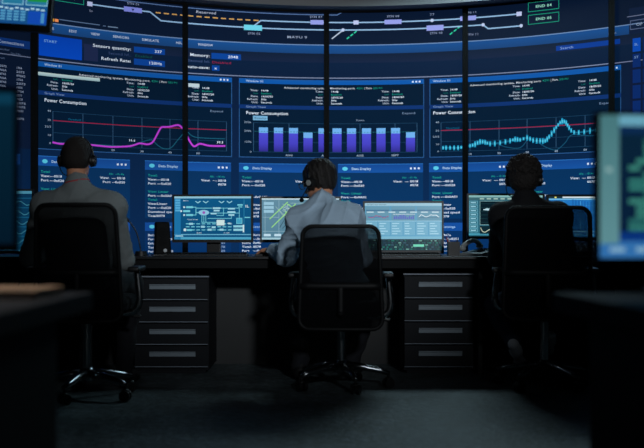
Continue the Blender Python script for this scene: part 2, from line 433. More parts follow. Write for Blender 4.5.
# outer panels
W.rect(-140, 53, 33, 158, (10,24,48), 2, (12,30,60)); W.rect(-60, 63.6, 30, 70.5, (14,54,122), 3); W.text('Connections', -2, 67, 3.1, (160,180,215), x1=24, bold=True, layer=4)
W.rect(-60, 54.5, 27, 55.2, (120,130,160), 3); W.text('Transfer', -5, 73.5, 2, (90,110,145), x1=10, layer=4); W.text('Date: 18 May', 11, 76, 2, (90,110,145), x1=21, layer=4); W.text('Input', -6, 81, 2, (90,110,145), x1=5, layer=4)
random.seed(5)
for j in range(14):
    if j < 6: W.text(random.choice(('0x20','6FA5','2075','N6A')), 0, 88+j*3.4, 2.1, (150,165,195), x1=6+random.random(), bold=True, layer=4)
    if j != 12: W.text(random.choice(('10020','2075','99001','99042','1704')), 16.5, 88+j*3.4, 2.1, (150,165,195), x1=22+random.random()*4, bold=True, layer=4)
W.rect(614, 77.2, 760, 78, (120,130,165), 2)
W.rect(630, 79, 830, 158, (12,26,60), 2)
W.rect(629, 30, 830, 53, (16,32,62), 2); W.rect(627, 37, 664, 37.7, (110,120,150), 3); W.frame(630, 41, 664, 49.5, .7, (90,105,140), 3); W.text('OP', 636, 45.3, 2.8, (150,170,200), bold=True, layer=4)
for j in range(7):
    W.rect(632.5, 57.5+j*14, 640.5, 69.5+j*14, (8,78,190) if j == 0 else (8,44,112), 3)
    W.rect(642.5, 57.5+j*14, 690, 69.5+j*14, (10,36,88), 3)
W.text('SL', 634, 63, 2.4, (140,180,230), layer=4); W.text('ST', 634, 74.5, 2.4, (140,180,230), layer=4)

SE = [-105, 35, 185.5, 326.5, 465, 611, 755]
plab = ['left-edge video wall panel with the connections list, mostly cut by the frame',
        'video wall panel with the blue START button and the rising purple curve, behind the left operator',
        'video wall panel with the 2048 memory field and left half of the purple bar chart',
        'video wall panel with the right half of the purple bar chart, right of the middle operator',
        'video wall panel with the glowing cyan curve, behind the operator in the dark jacket',
        'right-edge video wall panel with a column of blue tiles, mostly cut by the frame']
for i in range(6):
    a, b = SE[i], SE[i+1]; g0, g1 = (3.4 if a == 35 else 2.7), (3.4 if b == 35 else 2.7)
    c = WP((a+b)/2, 285)
    t = thing('video_wall_panel', plab[i], 'screen', (0,0,0), 0, 'curved video wall panels')
    bm = bmesh.new(); curved_box(bm, a+g0, b-g1, 11.5, 283, .004, .07); frombm('housing', bm, M['bezel'], t)
    bm = bmesh.new()
    curved_box(bm, a+.06, a+g0, 10.2, 285, -.03, .07, 2); curved_box(bm, b-g1, b-.06, 10.2, 285, -.03, .07, 2)
    curved_box(bm, a+g0, b-g1, 10.2, 12.2, -.025, .004); curved_box(bm, a+g0, b-g1, 281, 285, -.025, .004)
    frombm('bezel', bm, M['bezel'], t)
    n = 10
    W.build('screen', M['disp'], t, wall_map, a+g0, b-g1, [a+(b-a)*k/n for k in range(1, n)], (.6,.78,.95,1,.95,.8)[i])  # per-panel gain: viewing-angle dimming of the outer panels put into the colours
# ------------------------------------------------------------ room
def plane_box(name, c, s, mat): 
    bm = bmesh.new(); box(bm, c, s); return struct(frombm(name, bm, mat))
plane_box('floor', (0, 4.4, -.05), (9.4, 12.2, .1), M['floor'])
plane_box('ceiling', (0, 4.4, 3.65), (9.4, 12.2, .1), M['wallm'])
plane_box('wall_left', (-4.65, 4.4, 1.8), (.1, 12.0, 3.6), M['wallm'])
plane_box('wall_right', (4.65, 4.4, 1.8), (.1, 12.0, 3.6), M['wallm'])
plane_box('wall_back', (0, 10.45, 1.8), (9.2, .1, 3.6), M['wallm'])
plane_box('wall_front', (0, -1.65, 1.8), (9.2, .1, 3.6), M['wallm'])
bm = bmesh.new(); curved_box(bm, -105, 755, -88, 9.4, -.16, .2, 48); struct(frombm('trim_1', bm, M['soffit']))
bm = bmesh.new(); curved_box(bm, -105, 755, 285.6, 333.5, -.05, .12, 48); struct(frombm('trim_2', bm, M['wallm']))

# ------------------------------------------------------------ desk
DZ, DF, DB = .725, 6.39, 7.06
XL, XR = -3.3, 3.1
t = thing('control_desk', 'long dark straight desk running across the room under the monitors', 'desk', (0, DF, 0))
bm = bmesh.new(); box(bm, ((XL+XR)/2, (DB-DF)/2, DZ-.009), (XR-XL, DB-DF, .018)); frombm('worktop', bm, M['desk'], t, bevel=.004)
bm = bmesh.new(); box(bm, ((XL+XR)/2, .035, DZ-.045), (XR-XL, .03, .052)); box(bm, ((XL+XR)/2, .045, DZ-.024), (XR-XL-.01, .04, .010)); frombm('front_rail', bm, M['rail'], t)
bm = bmesh.new(); box(bm, ((XL+XR)/2, .63, (DZ-.018)/2), (XR-XL, .02, DZ-.018)); frombm('back_panel', bm, M['panel'], t)
for px in (20, 131.5, 479, 640):
    bm = bmesh.new(); x = (px-322)*6.5/F; box(bm, (x, .335, (DZ-.018)/2), (.028, .57, DZ-.018)); frombm('support_panel', bm, M['desk'], t, bevel=.003)

def at_desk(px, d): return ((px-322)*d/F, d, DZ)

def pedestal(x, y, w, h, label):
    t = thing('drawer_cabinet', label, 'cabinet', (x, y, 0), 0, 'drawer cabinets under the desk')
    dep = .5
    bm = bmesh.new(); box(bm, (0, dep/2+.012, h/2+.01), (w, dep-.02, h-.02)); box(bm, (0, dep/2, .012), (w-.04, dep-.06, .024)); frombm('body', bm, M['cab'], t, bevel=.002)
    bm = bmesh.new(); box(bm, (0, dep/2, h+.004), (w+.008, dep+.006, .012)); frombm('top_plate', bm, M['cab'], t, bevel=.002)
    bm = bmesh.new(); box(bm, (0, -.006, h+.0035), (w+.004, .006, .007)); frombm('top_edge', bm, M['cabtrim'], t)
    n = 4; dh = (h-.045)/n; z = h-.006
    for k in range(n):
        bm = bmesh.new(); box(bm, (0, -.006, z-dh/2), (w-.006, .02, dh-.008)); dr = frombm('drawer', bm, M['cab'], t, bevel=.002)
        bm = bmesh.new(); box(bm, (0, -.0125, z-dh+.007), (w-.008, .009, .004)); frombm('edge_strip', bm, M['cabtrim'], dr)
        zc = z-.052
        bm = bmesh.new(); box(bm, (.008, -.021, zc), (w*.62, .012, .030)); box(bm, (.008, -.03, zc+.012), (w*.62, .012, .005)); frombm('handle', bm, M['handle'], dr, bevel=.001)
        z -= dh
pedestal(-.925, 6.52, .455, .595, 'four-drawer cabinet under the desk between the left and middle operators')
pedestal(.718, 6.52, .43, .610, 'four-drawer cabinet under the desk right of the middle chair')

# ------------------------------------------------------------ monitors
def monitor(label, x, y, z, w, h, lift, yaw, draw, CWd, CHt, stand=True, tilt=0., name='monitor', group=None, rise=True, bez=.012, gain=1.):
    t = thing(name, label, 'monitor', (x, y, z), yaw, group)
    R = Matrix.Translation((0,0,lift+h/2)) @ Matrix.Rotation(tilt, 4, 'X')
    bm = bmesh.new()
    box(bm, (0, .016, 0), (w, .022, h)); 
    bmesh.ops.create_cube(bm, size=1, matrix=Matrix.Translation((0,.038,0)) @ Matrix.Diagonal((w*.6,.03,h*.6,1)))
    for v in bm.verts: v.co = R @ v.co
    frombm('casing', bm, M['bezel'], t, bevel=.003)
    bm = bmesh.new(); b = bez
    box(bm, (0, 0, h/2-b/2), (w, .012, b)); box(bm, (0, 0, -h/2+b*.8), (w, .012, b*1.6))
    box(bm, (-w/2+b/2, 0, b*.3), (b, .012, h-b*2.6)); box(bm, (w/2-b/2, 0, b*.3), (b, .012, h-b*2.6))
    for v in bm.verts: v.co = R @ v.co
    frombm('bezel', bm, M['black'], t)
    C = Canvas(); draw(C)
    iw, ih = w-2*b, h-2.6*b
    def mp(u, v, l): return R @ Vector(((u/CWd-.5)*iw, .004-l*.0006, (.5-v/CHt)*ih+.3*b))
    C.build('screen', M['disp2'], t, mp, 0, CWd, (), gain)
    if stand:
        bm = bmesh.new(); box(bm, (0, .05, (lift+h*.3)/2+.01), (.09, .025, lift+h*.3)); frombm('stand_neck', bm, M['black'], t, bevel=.004)
        bm = bmesh.new(); box(bm, (0, .04, .007), (.22, .17, .014)); frombm('stand_base', bm, M['black'], t, bevel=.005)
    return t

def scr_schematic(C):
    bg = (14,92,140); L = (120,215,230); Wt = (215,240,245)
    C.rect(0,0,78,44,bg,0,(12,82,128)); C.rect(0,0,78,2,(150,205,225),1); C.rect(0,2.2,6.5,44,(30,120,175),1)
    for k in range(5): C.rect(.8,3+k*2.6,6,4.9+k*2.6,(90,180,225),2)
    C.rect(0,38.5,78,39.4,(110,190,220),1); C.rect(0,41.5,78,44,(80,170,205),1); C.rect(1,39.8,9,41,(160,215,235),2)
    C.rect(70.5,3,71,38,(50,150,190),1); C.text('Monitor', 9, 4.3, 1.3, Wt, x1=15)
    for x in (24,32,48,56): C.line([(x-2.5,5),(x,6.6),(x+2.5,5)],.9,(150,220,235))
    C.rect(64,8,69.5,9.5,L,2); C.rect(65,10.3,69,11.3,L,2)
    for (x,y) in ((15,11),(12,15),(15,19)): C.rect(x-3,y-1,x+4,y+1,L,2); C.disc(x-5,y,1,1,Wt,3)
    C.line([(19,11),(22,11),(22,19),(19,19)],.7,L); C.line([(22,12),(38,12)],.7,L)
    C.disc(30,16.5,5.5,2.7,(150,210,235),2,14); C.disc(30,16.5,1.5,1.5,(160,90,190),3); C.line([(22,16.5),(25,16.5)],.7,L)
    for x in (28,30,32): C.line([(x,19),(x,26.5),(44,26.5)],.6,L)
    for (x,y,w) in ((43,12,8),(43,14.5,6),(40,17.5,6),(58,12.5,7),(58,16,8),(58,19,6)): C.rect(x-w/2,y-.8,x+w/2,y+.8,(170,225,240),2)
    C.line([(47,12),(66,12)],.6,L); C.line([(36,17),(66,17)],.6,L); C.line([(66,12),(66,24)],.6,L); C.line([(58,19),(58,22.5),(34,22.5)],.6,L); C.line([(50,12),(50,19.5),(43,19.5)],.6,L)
    C.rect(43,24,51,29.6,(215,240,240),3); C.rect(63,22,69,28,(70,170,205),2); C.frame(63,22,69,28,.5,L,3)
    C.text('Overview', 13, 23.5, 1.5, Wt, x1=24); C.text('48b.', 54, 27.5, 2, Wt, x1=58.5, bold=True)
    for (y) in (28,31,34.2):
        C.dash((12,y),(60,y),9,.9,L,.6)
    for (x,y) in ((17,28),(29,31),(40,31.5),(36,34),(48,34)): C.rect(x-2,y-1,x+2,y+1,(160,220,235),3)
    C.rect(60,29.5,69.5,31.6,(150,220,235),2); C.rect(60,33,69.5,35.2,(150,220,235),2); C.rect(69.5,29,71,36.6,Wt,3)
    C.rect(9.5,32.8,12,35.4,Wt,3); C.rect(13,33.4,18,35.2,L,3)
    C.text('12.4kV', 22, 37.2, 1.4, Wt, x1=28); C.text('31.5kV', 50, 37.2, 1.4, Wt, x1=56); C.text('IL', 72, 10, 3, Wt, bold=True); C.rect(71.5,21,77,22,L,2)

def scr_map(C):
    C.rect(0,0,78,44,(96,138,158),0,(84,128,150)); C.rect(0,0,78,1.4,(190,215,225),1)
    for k in range(3): C.rect(2,4+k*4.2,12,7+k*4.2,(150,195,215),2)
    for x in (3,17): C.rect(x,2,x+.5,38,(140,175,190),1)
    C.rect(1,20,17,20.5,(140,175,190),1); C.rect(1,35,50,35.5,(140,175,190),1)
    for k in range(5): C.rect(2+k*10.5,38,9+k*10.5,40.5,(190,220,235),2)
    C.rect(0,42,78,44,(160,200,215),1); random.seed(4)
    for k in range(16):
        a = 18+k*3; C.line([(a,30+random.random()*5),(a+12+random.random()*5,6+random.random()*8)],.6,(40,72,84))
        C.line([(a-4,8+random.random()*5),(a+8,24+random.random()*8)],.5,(150,185,180))
    for a in (((10,31),(34,6)),((24,14),(30,36)),((8,22),(26,4)),((30,20),(44,30)),((26,6),(50,24))): C.line(a,1.0,(150,215,130),3)
    for k in range(30): C.line([(20+random.random()*40,5+random.random()*28) for _ in range(2)],.35,(170,200,200))
    for k in range(16): C.disc(30+random.random()*40,6+random.random()*26,1.1,.8,(200,225,200),3)

def scr_dash(C):
    C.rect(0,0,78,38,(88,150,182),0,(92,160,196)); C.rect(0,0,78,3,(150,192,210),1); C.text('Analysis desk overview', 2, 1.5, 1.4, (30,60,90), x1=22)
    for k in range(3): C.rect(1+k*26,3.6,25+k*26,18.5,(98,148,172),1); C.rect(1+k*26,7,25+k*26,8.6,(70,118,150),2)
    for k in range(7): C.rect(2+k*11,9,9+k*11,10.2,(190,215,225),3)
    random.seed(9)
    y = [13+math.sin(i*.9)*1.2+random.random() for i in range(12)]
    C.line([(3+i*1.9,y[i]+1) for i in range(12)],.6,(170,90,120)); C.line([(3+i*1.9,16-y[i]*.1) for i in range(12)],.6,(60,90,160))
    for i in range(11): C.rect(29.5+i*1.9,12+random.random()*3,30.6+i*1.9,17,(88,88,190),3)
    C.rect(28.5,11.6,51,12,(215,230,240),3)
    C.line([(55+i*2,12+random.random()*3.5) for i in range(11)],.6,(225,240,245)); C.line([(55+i*2,15.5) for i in range(11)],.4,(50,80,110))
    C.rect(0,18.6,78,19.4,(150,200,220),2)
    for c in range(6):
        C.rect(1+c*12.8,20,12.6+c*12.8,34,(112,172,200),1)
        for r in range(5): C.rect(2+c*12.8,21+r*2.7,6.5+c*12.8+random.random()*4.5,22+r*2.7,(165,210,228),2)
    C.rect(0,35,78,38,(120,180,205),1)
    C.rect(0,38.2,78,50,(12,44,54),0); random.seed(2)
    for r in range(5):
        x = 1.
        while x < 76:
            w_ = random.uniform(.8,3.4); C.rect(x,39.2+r*2.2,x+w_,40.2+r*2.2,random.choice(((30,120,110),(50,90,110),(110,170,160),(20,80,80),(20,60,80))),1); x += w_+random.uniform(.5,2.4)
    C.rect(49,43.4,60,46,(110,210,180),2); C.rect(0,38,78,38.6,(14,22,28),2)

def scr_spectrum(C):
    C.rect(0,0,86,44,(40,92,110),0,(46,108,128)); C.rect(0,0,86,2.2,(130,180,180),1); C.rect(0,2.4,86,5,(58,100,108),1)
    for k in range(9): C.rect(13+k*8,3,18+k*8,4.4,(160,190,180),2)
    for k in range(8):
        C.frame(1,6+k*4.3,10.5,9.7+k*4.3,.5,(110,180,200),2); C.rect(2.5,7.3+k*4.3,8.5,8.4+k*4.3,(150,205,220),2)
    C.rect(13,6,56,32,(10,30,40),1); C.frame(13,6,56,32,.5,(130,170,170),2)
    for k in range(6): C.rect(13,9+k*4,56,9.3+k*4,(32,70,76),2)
    random.seed(6)
    top = [(17+i, 14-4*math.exp(-((i-16)/7.)**2)+random.random()*1.2) for i in range(34)]
    for (x,y) in top: C.rect(x,y,x+1,17.5-abs(x-33)*.1,(180,215,225),3)
    for i in range(4): C.rect(29+i,17,30+i,22+i,(150,200,210),3)
    C.rect(13,33,28,42,(14,40,50),1); C.line([(14,35),(16,39),(19,40),(24,37),(27,40)],.7,(200,215,190)); C.rect(30,34,56,35,(130,180,180),2); C.rect(30,37,50,38,(100,160,170),2)
    C.rect(58,6,84,20,(30,80,110),1); C.rect(58,22,84,40,(30,80,110),1); C.rect(0,41.5,86,42.3,(90,190,220),1)

def scr_blue(C):
    C.rect(0,0,78,44,(34,118,190),0,(28,104,176)); C.rect(0,0,78,2.2,(25,50,60),1); C.rect(14,.2,78,1.8,(205,220,225),2); C.rect(6,.4,8,1.8,(230,225,120),2)
    C.rect(0,2.4,78,3.6,(120,190,225),1)
    for x in (15,32,49,66): C.rect(x,5,x+.5,36,(90,175,220),1)
    for y in (10,18,26,33): C.rect(2,y,76,y+.4,(60,145,205),1)
    for k in range(7): C.disc(70,8+k*4,1,.8,(190,230,245),2); C.rect(24+k*3,3+k*.5,25+k*3,30-k,(20,86,160),1)
    C.rect(0,37.5,78,38.6,(130,205,235),2); C.rect(0,40,78,44,(40,120,180),1)
    for k in range(6): C.rect(2+k*12,40.8,9+k*12,42.2,(110,190,225),2)

def scr_wave(C):
    C.rect(0,0,78,44,(12,62,100),0,(14,80,116))
    for k in range(6):
        C.rect(0,5+k*7,78,5.6+k*7,(30,110,150),1); C.line([(i*3,9+k*7+math.sin(i*1.1+k)*1.6) for i in range(27)],.6,(70,150,175))
    C.rect(0,0,78,2,(90,170,200),1)

s = 7.06
def mon_at(x0, x1, y0, y1, d, label, draw, CWd, CHt, yaw=0, z=None, **k):
    w = (x1-x0)*d/F; h = (y1-y0)*d/F; zb = CH-(y1-HOR)*d/F
    base = DZ if z is None else z
    return monitor(label, ((x0+x1)/2-322)*d/F, d, base, w, h, zb-base, yaw, draw, CWd, CHt, group='monitors on the control desk', **k)
mon_at(172, 253.2, 194.5, 242.5, 6.82, 'desk monitor with a light blue circuit schematic, beside the black speaker', scr_schematic, 78, 44, yaw=-.06, gain=.85)
mon_at(260, 341, 196.5, 242.5, 6.82, 'desk monitor with a grey green street map, half hidden by the middle operator', scr_map, 78, 44, yaw=.03)
mon_at(363, 443.6, 201, 253.6, 6.76, 'large low desk monitor with pale tables above a dark green code strip', scr_dash, 78, 50, yaw=-.04, stand=False, tilt=-.08)
mon_at(466.5, 545, 193.5, 239, 6.82, 'desk monitor with a white spectrum trace on a dark plot, left of the jacketed operator', scr_spectrum, 86, 44, yaw=.05)
mon_at(547, 628, 194.5, 240, 6.82, 'desk monitor with a bright blue grid, seen past the right operator\'s chair back', scr_blue, 78, 44, yaw=-.03)
mon_at(-40, 33, 189, 254, 6.8, 'desk monitor with cyan wave lines, behind the left operator\'s arm', scr_wave, 78, 44, yaw=.1, stand=False, gain=.55)

# near monitors and tables
def scr_code(C):
    C.rect(0,0,60,60,(14,62,96),0,(12,58,120)); C.rect(0,0,60,4.5,(120,190,215),1); C.rect(0,4.5,60,8,(16,50,92),1)
    C.rect(0,0,5.5,54,(84,140,146),2,(110,165,172)); C.rect(0,53,60,60,(60,130,200),1); C.rect(0,49,60,53,(14,60,140),1)
    C.rect(5.5,8,60,49,(12,42,66),1,(12,38,68)); random.seed(11)
    for k in range(14):
        x = 8+random.choice((0,0,2,4)); 
        w_ = random.uniform(8,30) if k not in (4,8) else 3
        C.rect(x, 10+k*2.8, x+w_, 12+k*2.8, random.choice(((60,145,135),(50,125,120),(70,155,140))), 2)
        if k % 3: C.rect(x+w_+2, 10+k*2.8, x+w_+2+random.uniform(5,14), 12+k*2.8, (50,130,140), 2)
    C.rect(2,22,3.5,24,(160,200,200),3)
    for k in range(8): C.rect(3+k*7,55.5,7+k*7,57.5,(150,200,230),2)
def scr_dim(C):
    C.rect(0,0,60,40,(8,44,64),0,(5,30,48)); C.rect(0,0,60,3,(14,66,92),1)
    C.rect(50,4,54,38,(14,66,88),1)

TZ = .735
def near_table(label, pts, leg_pts):
    # pts: plan outline of the worktop; leg_pts: panel legs ((x0,y0),(x1,y1))
    c = Vector((sum(p[0] for p in pts)/len(pts), sum(p[1] for p in pts)/len(pts), 0))
    t = thing('side_table', label, 'table', c)
    bm = bmesh.new(); lo = [bm.verts.new((x-c.x, y-c.y, TZ-.045)) for x, y in pts]; hi = [bm.verts.new((x-c.x, y-c.y, TZ)) for x, y in pts]
    bm.faces.new(hi); bm.faces.new(lo[::-1])
    for i in range(len(pts)): j = (i+1) % len(pts); bm.faces.new((lo[i], lo[j], hi[j], hi[i]))
    bmesh.ops.recalc_face_normals(bm, faces=bm.faces)
    frombm('worktop', bm, M['near'], t, bevel=.004)
    for (a, b, th) in leg_pts:
        a, b = Vector((*a, 0))-c, Vector((*b, 0))-c; d = b-a; ang = math.atan2(d.y, d.x)
        bm = bmesh.new(); box(bm, ((a+b)/2+Vector((0,0,(TZ-.045)/2))), (d.length, th, TZ-.045), Euler((0,0,ang))); frombm('leg', bm, M['near'], t, bevel=.003)
def px2(x, d): return (x-322)*d/F
# left table: back right corner near (92, 291)
near_table('dark table in the left foreground carrying a tan notebook', [(-1.9,1.35),(-.60,1.45),(px2(93,2.58),2.58),(-1.9,2.52)], [((px2(53,2.5),2.45),(px2(53,2.5)-.02,1.65),.045),((-1.85,2.3),(-1.85,1.6),.045)])
near_table('dark table in the right foreground under the large blurred monitor', [(px2(552,2.55),2.55),(1.9,2.45),(1.9,1.4),(.66,1.5)], [((px2(600,2.4),2.4),(px2(600,2.4)+.06,1.65),.05),((1.84,2.3),(1.84,1.6),.05)])
d = 2.35; w = .54; x0 = px2(597, d)
monitor('large blurred foreground monitor with teal code lines, on the right table', x0+w/2*math.cos(.1), d+.04, TZ, w, 151*d/F, CH-(262.5-HOR)*d/F-TZ, .12, scr_code, 60, 60, bez=.006, gain=.68)
d = 2.3; w = .52; x1 = px2(13.5, d)
monitor('dim blurred foreground monitor at the left edge of the picture', x1-w/2*math.cos(.25), d-.02, TZ, w, 168*d/F, CH-(253-HOR)*d/F-TZ, .25, scr_dim, 60, 40, bez=.012, gain=.7)
# notebook
d = 2.45
t = thing('notebook', 'tan covered notebook lying on the left foreground table', 'notebook', (px2(22,d), d-.06, TZ), -.06)
bm = bmesh.new(); box(bm, (0,0,.0015), (.16,.21,.003)); box(bm, (0,0,.0175), (.16,.21,.003)); box(bm, (.078,0,.0095), (.004,.21,.018)); frombm('cover', bm, M['paper'], t, bevel=.001)
bm = bmesh.new(); box(bm, (-.003,0,.0095), (.15,.202,.0125)); frombm('pages', bm, M['whitep'], t)

# hanging monitor top left
def scr_status(C):
    C.rect(0,0,90,50,(30,96,140),0,(20,74,130)); C.rect(0,0,90,2,(90,160,190),1)
    for k in range(4):
        x = 3+k*22
        C.frame(x,18,x+20,33,.8,(130,190,210),2); C.rect(x+1,19,x+19,32,(36,116,150),1); C.rect(x+1,19,x+19,22,(60,150,170),2)
    C.poly([(50,17),(60,17),(64,25),(56,22)],(200,50,70),3); C.rect(70.5,21.5,88.5,23.5,(190,180,70),3); C.rect(70.5,24.5,88.5,29.5,(30,140,60),3)
    for k in range(18): C.rect(2+k*4.8,35+(k%3)*.5,5.4+k*4.8,36.4+(k%3)*.5,(170,210,225),2)
    for k in range(11):
        for j in range(4): C.rect(3+k*6.2,38+j*2.4,7.6+k*6.2,39.6+j*2.4,(80,150,190),2)
    C.rect(72,38,89,49,(18,70,170),2); C.rect(84,39,87,48,(70,140,190),3)
d = 5.0
w, h = .52, .32
t = monitor('monitor with status charts hanging from the ceiling at the top left corner', px2(51,d)-w/2*math.cos(.1)+.005, d, CH-(29.5-HOR)*d/F, w, h, 0, -.12, scr_status, 90, 50, stand=False, name='hanging_monitor', bez=.02)
t.rotation_euler = (0, .085, -.12)
bm = bmesh.new(); zt = 3.6-t.location.z; cyl(bm, (0,.05,.1), (0,.05,zt), .02); box(bm, (0,.05,zt-.01), (.16,.16,.016)); box(bm, (0,.05,.16), (.1,.03,.12)); br = frombm('ceiling_bracket', bm, M['black'], t)

# ------------------------------------------------------------ chairs
def rrect(w0, w1, h, r, n=5):
    """outline of a rounded trapezoid, (x, z), bottom at z=0"""
    C = [(w1/2-r, h-r, 0), (-w1/2+r, h-r, PI/2), (-w0/2+r, r, PI), (w0/2-r, r, 1.5*PI)]; out = []
    for cx, cz, a0 in C:
        for k in range(n+1): a = a0+PI/2*k/n; out.append((cx+r*math.cos(a), cz+r*math.sin(a)))
    return out
def chair(label, loc, rz, top, base_rot=.3, wb=.44, wt=.40, bot=.40, arm=.635, seatz=.455):
    t = thing('office_chair', label, 'chair', loc, rz, 'black mesh office chairs')
    # star base
    bm = bmesh.new(); cyl(bm, (0,0,.085), (0,0,.155), .036, .03)
    for k in range(5):
        a = base_rot+k*2*PI/5; c, s_ = math.cos(a), math.sin(a)
        tube(bm, [(c*.02,s_*.02,.125),(c*.12,s_*.12,.118),(c*.22,s_*.22,.098),(c*.27,s_*.27,.082)], [.024,.021,.017,.014], 8)
    frombm('star_base', bm, M['dchrome'], t, smooth=True)
    for k in range(5):
        a = base_rot+k*2*PI/5; c, s_ = math.cos(a), math.sin(a); r = .265
        b2 = a+1.1+k; dx, dy = math.cos(b2), math.sin(b2)
        bm = bmesh.new()
        for q in (-1, 1):
            p = Vector((c*r+dx*q*.016, s_*r+dy*q*.016, .028)); e = Vector((dx*.009, dy*.009, 0)); cyl(bm, p-e, p+e, .028, n=18)
        cyl(bm, (c*r,s_*r,.03), (c*r,s_*r,.085), .008, n=10); ball(bm, (c*r,s_*r,.052), .022, (1,1,.6), 12)
        frombm('caster', bm, M['black'], t, auto=True)
    bm = bmesh.new(); cyl(bm, (0,0,.15), (0,0,seatz-.09), .025); cyl(bm, (0,0,seatz-.1), (0,0,seatz-.075), .034); frombm('gas_column', bm, M['chrome'], t, auto=True)
    bm = bmesh.new(); box(bm, (0,0,seatz-.06), (.2,.26,.04)); cyl(bm, (.08,.02,seatz-.06), (.25,.04,seatz-.075), .006); cyl(bm, (.235,.04,seatz-.073), (.275,.042,seatz-.078), .01); frombm('tilt_mechanism', bm, M['black'], t, bevel=.004)
    # seat
    bm = bmesh.new(); o = rrect(.47,.50,.47,.09,6); n = len(o)
    lay = ((-.04,.90),(-.03,.97),(0,1),(.02,.985),(.035,.93),(.042,.8))
    rings = [[bm.verts.new((x*k, (z-.235)*k+.02, seatz+dz)) for x, z in o] for dz, k in lay]
    for A, B in zip(rings, rings[1:]):
        for i in range(n): bm.faces.new((A[i], A[(i+1)%n], B[(i+1)%n], B[i]))
    bm.faces.new(rings[0][::-1]); bm.faces.new(rings[-1]); bmesh.ops.recalc_face_normals(bm, faces=bm.faces)
    frombm('seat', bm, M['seatfab'], t, auto=True)
    # backrest (towards -y)
    H = top-bot; yb = -.245
    def yy(x, z):   # gentle curve round the back and lumbar bow
        return yb-.02*math.sin(z/H*PI*1.0)*0 - .10*(z/H)**1.5*.6 + 1.2*(x*x)*.35
    o = [(x, z) for x, z in rrect(wb, wt, H, .055, 6)]
    path = [(x, yy(x, z), bot+z) for x, z in spline([(x, 0, z) for x, z in o], 1, True) for x, z in ((x, z),)] if False else [(x, yy(x, z), bot+z) for x, z in o]
    dense = []
    for i in range(len(path)):
        a, b = path[i], path[(i+1) % len(path)]; L = (Vector(a)-Vector(b)).length; m = max(1, int(L/.04))
        for k in range(m):
            f = k/m; x = a[0]*(1-f)+b[0]*f; z = (a[2]*(1-f)+b[2]*f)-bot; dense.append((x, yy(x, z), bot+z))
    bk = None
    bm = bmesh.new(); nx, nz = 14, 16; g = []
    for j in range(nz+1):
        z = H*(.01+.98*j/nz); ww = (wb+(wt-wb)*z/H)/2
        e = min(z, H-z); 
        if e < .055: ww -= .055-math.sqrt(max(0, .055**2-(.055-e)**2))
        g.append([bm.verts.new((ww*(2*i/nx-1), yy(ww*(2*i/nx-1), z), bot+z)) for i in range(nx+1)])
    for j in range(nz):
        for i in range(nx): bm.faces.new((g[j][i], g[j][i+1], g[j+1][i+1], g[j+1][i]))
    bk = frombm('backrest', bm, M['net'], t, smooth=True)
    bm = bmesh.new(); tube(bm, dense, .0115, 8, True); frombm('frame', bm, M['cframe'], bk, smooth=True)
    zl = H*.42
    bm = bmesh.new(); 
    pts = [(x, yy(x, zl)-.004, bot+zl) for x in np.linspace(-wb/2+.01, wb/2-.01, 11)]
    tube(bm, pts, .016, 8, flat=1.2); frombm('lumbar_bar', bm, M['cframe'], bk, smooth=True)
    bm = bmesh.new(); tube(bm, spline([(0,-.08,seatz-.06),(0,-.2,seatz-.06),(0,yb-.03,seatz-.02),(0,yb-.028,bot+.1),(0,yy(0,zl)-.01,bot+zl)], 5), .017, 8, flat=.6); frombm('back_stem', bm, M['cframe'], t, smooth=True)
    for q in (-1, 1):
        bm = bmesh.new(); X = q*.262
        box(bm, (X, .0, arm), (.06,.25,.028)); ar = frombm('arm_pad', bm, M['black'], t, bevel=.011, seg=3, auto=True)
        bm = bmesh.new(); tube(bm, spline([(q*.12,0,seatz-.055),(q*.235,0,seatz-.05),(q*.275,.0,seatz+.0),(X+q*.006,.0,arm-.07),(X,0,arm-.01)], 5), .013, 8, flat=1.4); frombm('arm_post', bm, M['chrome' if q else 'black'], ar, smooth=True)
    return t
chair('black mesh office chair of the middle operator in the pale shirt', (.108, 5.95, 0), -.03, .905, 1.25, wb=.45, wt=.41, bot=.35)
chair('black mesh office chair of the left operator in the grey sweater', (-1.245, 5.62, 0), .02, 1.012, .7, wb=.44, wt=.40, bot=.42, arm=.68, seatz=.50)
chair('black mesh office chair of the right operator in the dark jacket, turned slightly', (1.255, 5.98, 0), -.14, 1.005, .35, wb=.47, wt=.44, bot=.40, arm=.66, seatz=.49)

# ------------------------------------------------------------ desk clutter
# speaker
def speaker():
    x, y, z = at_desk(163, 6.6)
    t = thing('desktop_speaker', 'black upright desktop speaker with a pale knob, left of the schematic monitor', 'speaker', (x, y, z), .25)
    h = .205
    bm = bmesh.new(); vs = box(bm, (0,.04,h/2+.006), (.105,.10,h))
    for v in vs:
        if v.co.z > h/2: v.co.x *= .82; v.co.y += .022; 
    frombm('cabinet', bm, M['bezel'], t, bevel=.012, seg=3, auto=True)
    for zz, r in ((.145,.032),(.085,.026)):
        bm = bmesh.new(); yy_ = -.012+zz*.09; cyl(bm, (0,yy_+.012,zz), (0,yy_-.003,zz-.001), r, n=24); cyl(bm, (0,yy_+.004,zz), (0,yy_-.006,zz-.001), r*.45, n=16); frombm('driver', bm, M['bezel'], t, auto=True)
    bm = bmesh.new(); cyl(bm, (.012,-.004,.034), (.012,-.022,.033), .011, n=20); frombm('knob', bm, M['whitep'], t, auto=True)
    bm = bmesh.new(); box(bm, (0,.04,.004), (.13,.12,.008)); frombm('foot', bm, M['black'], t, bevel=.003)
speaker()
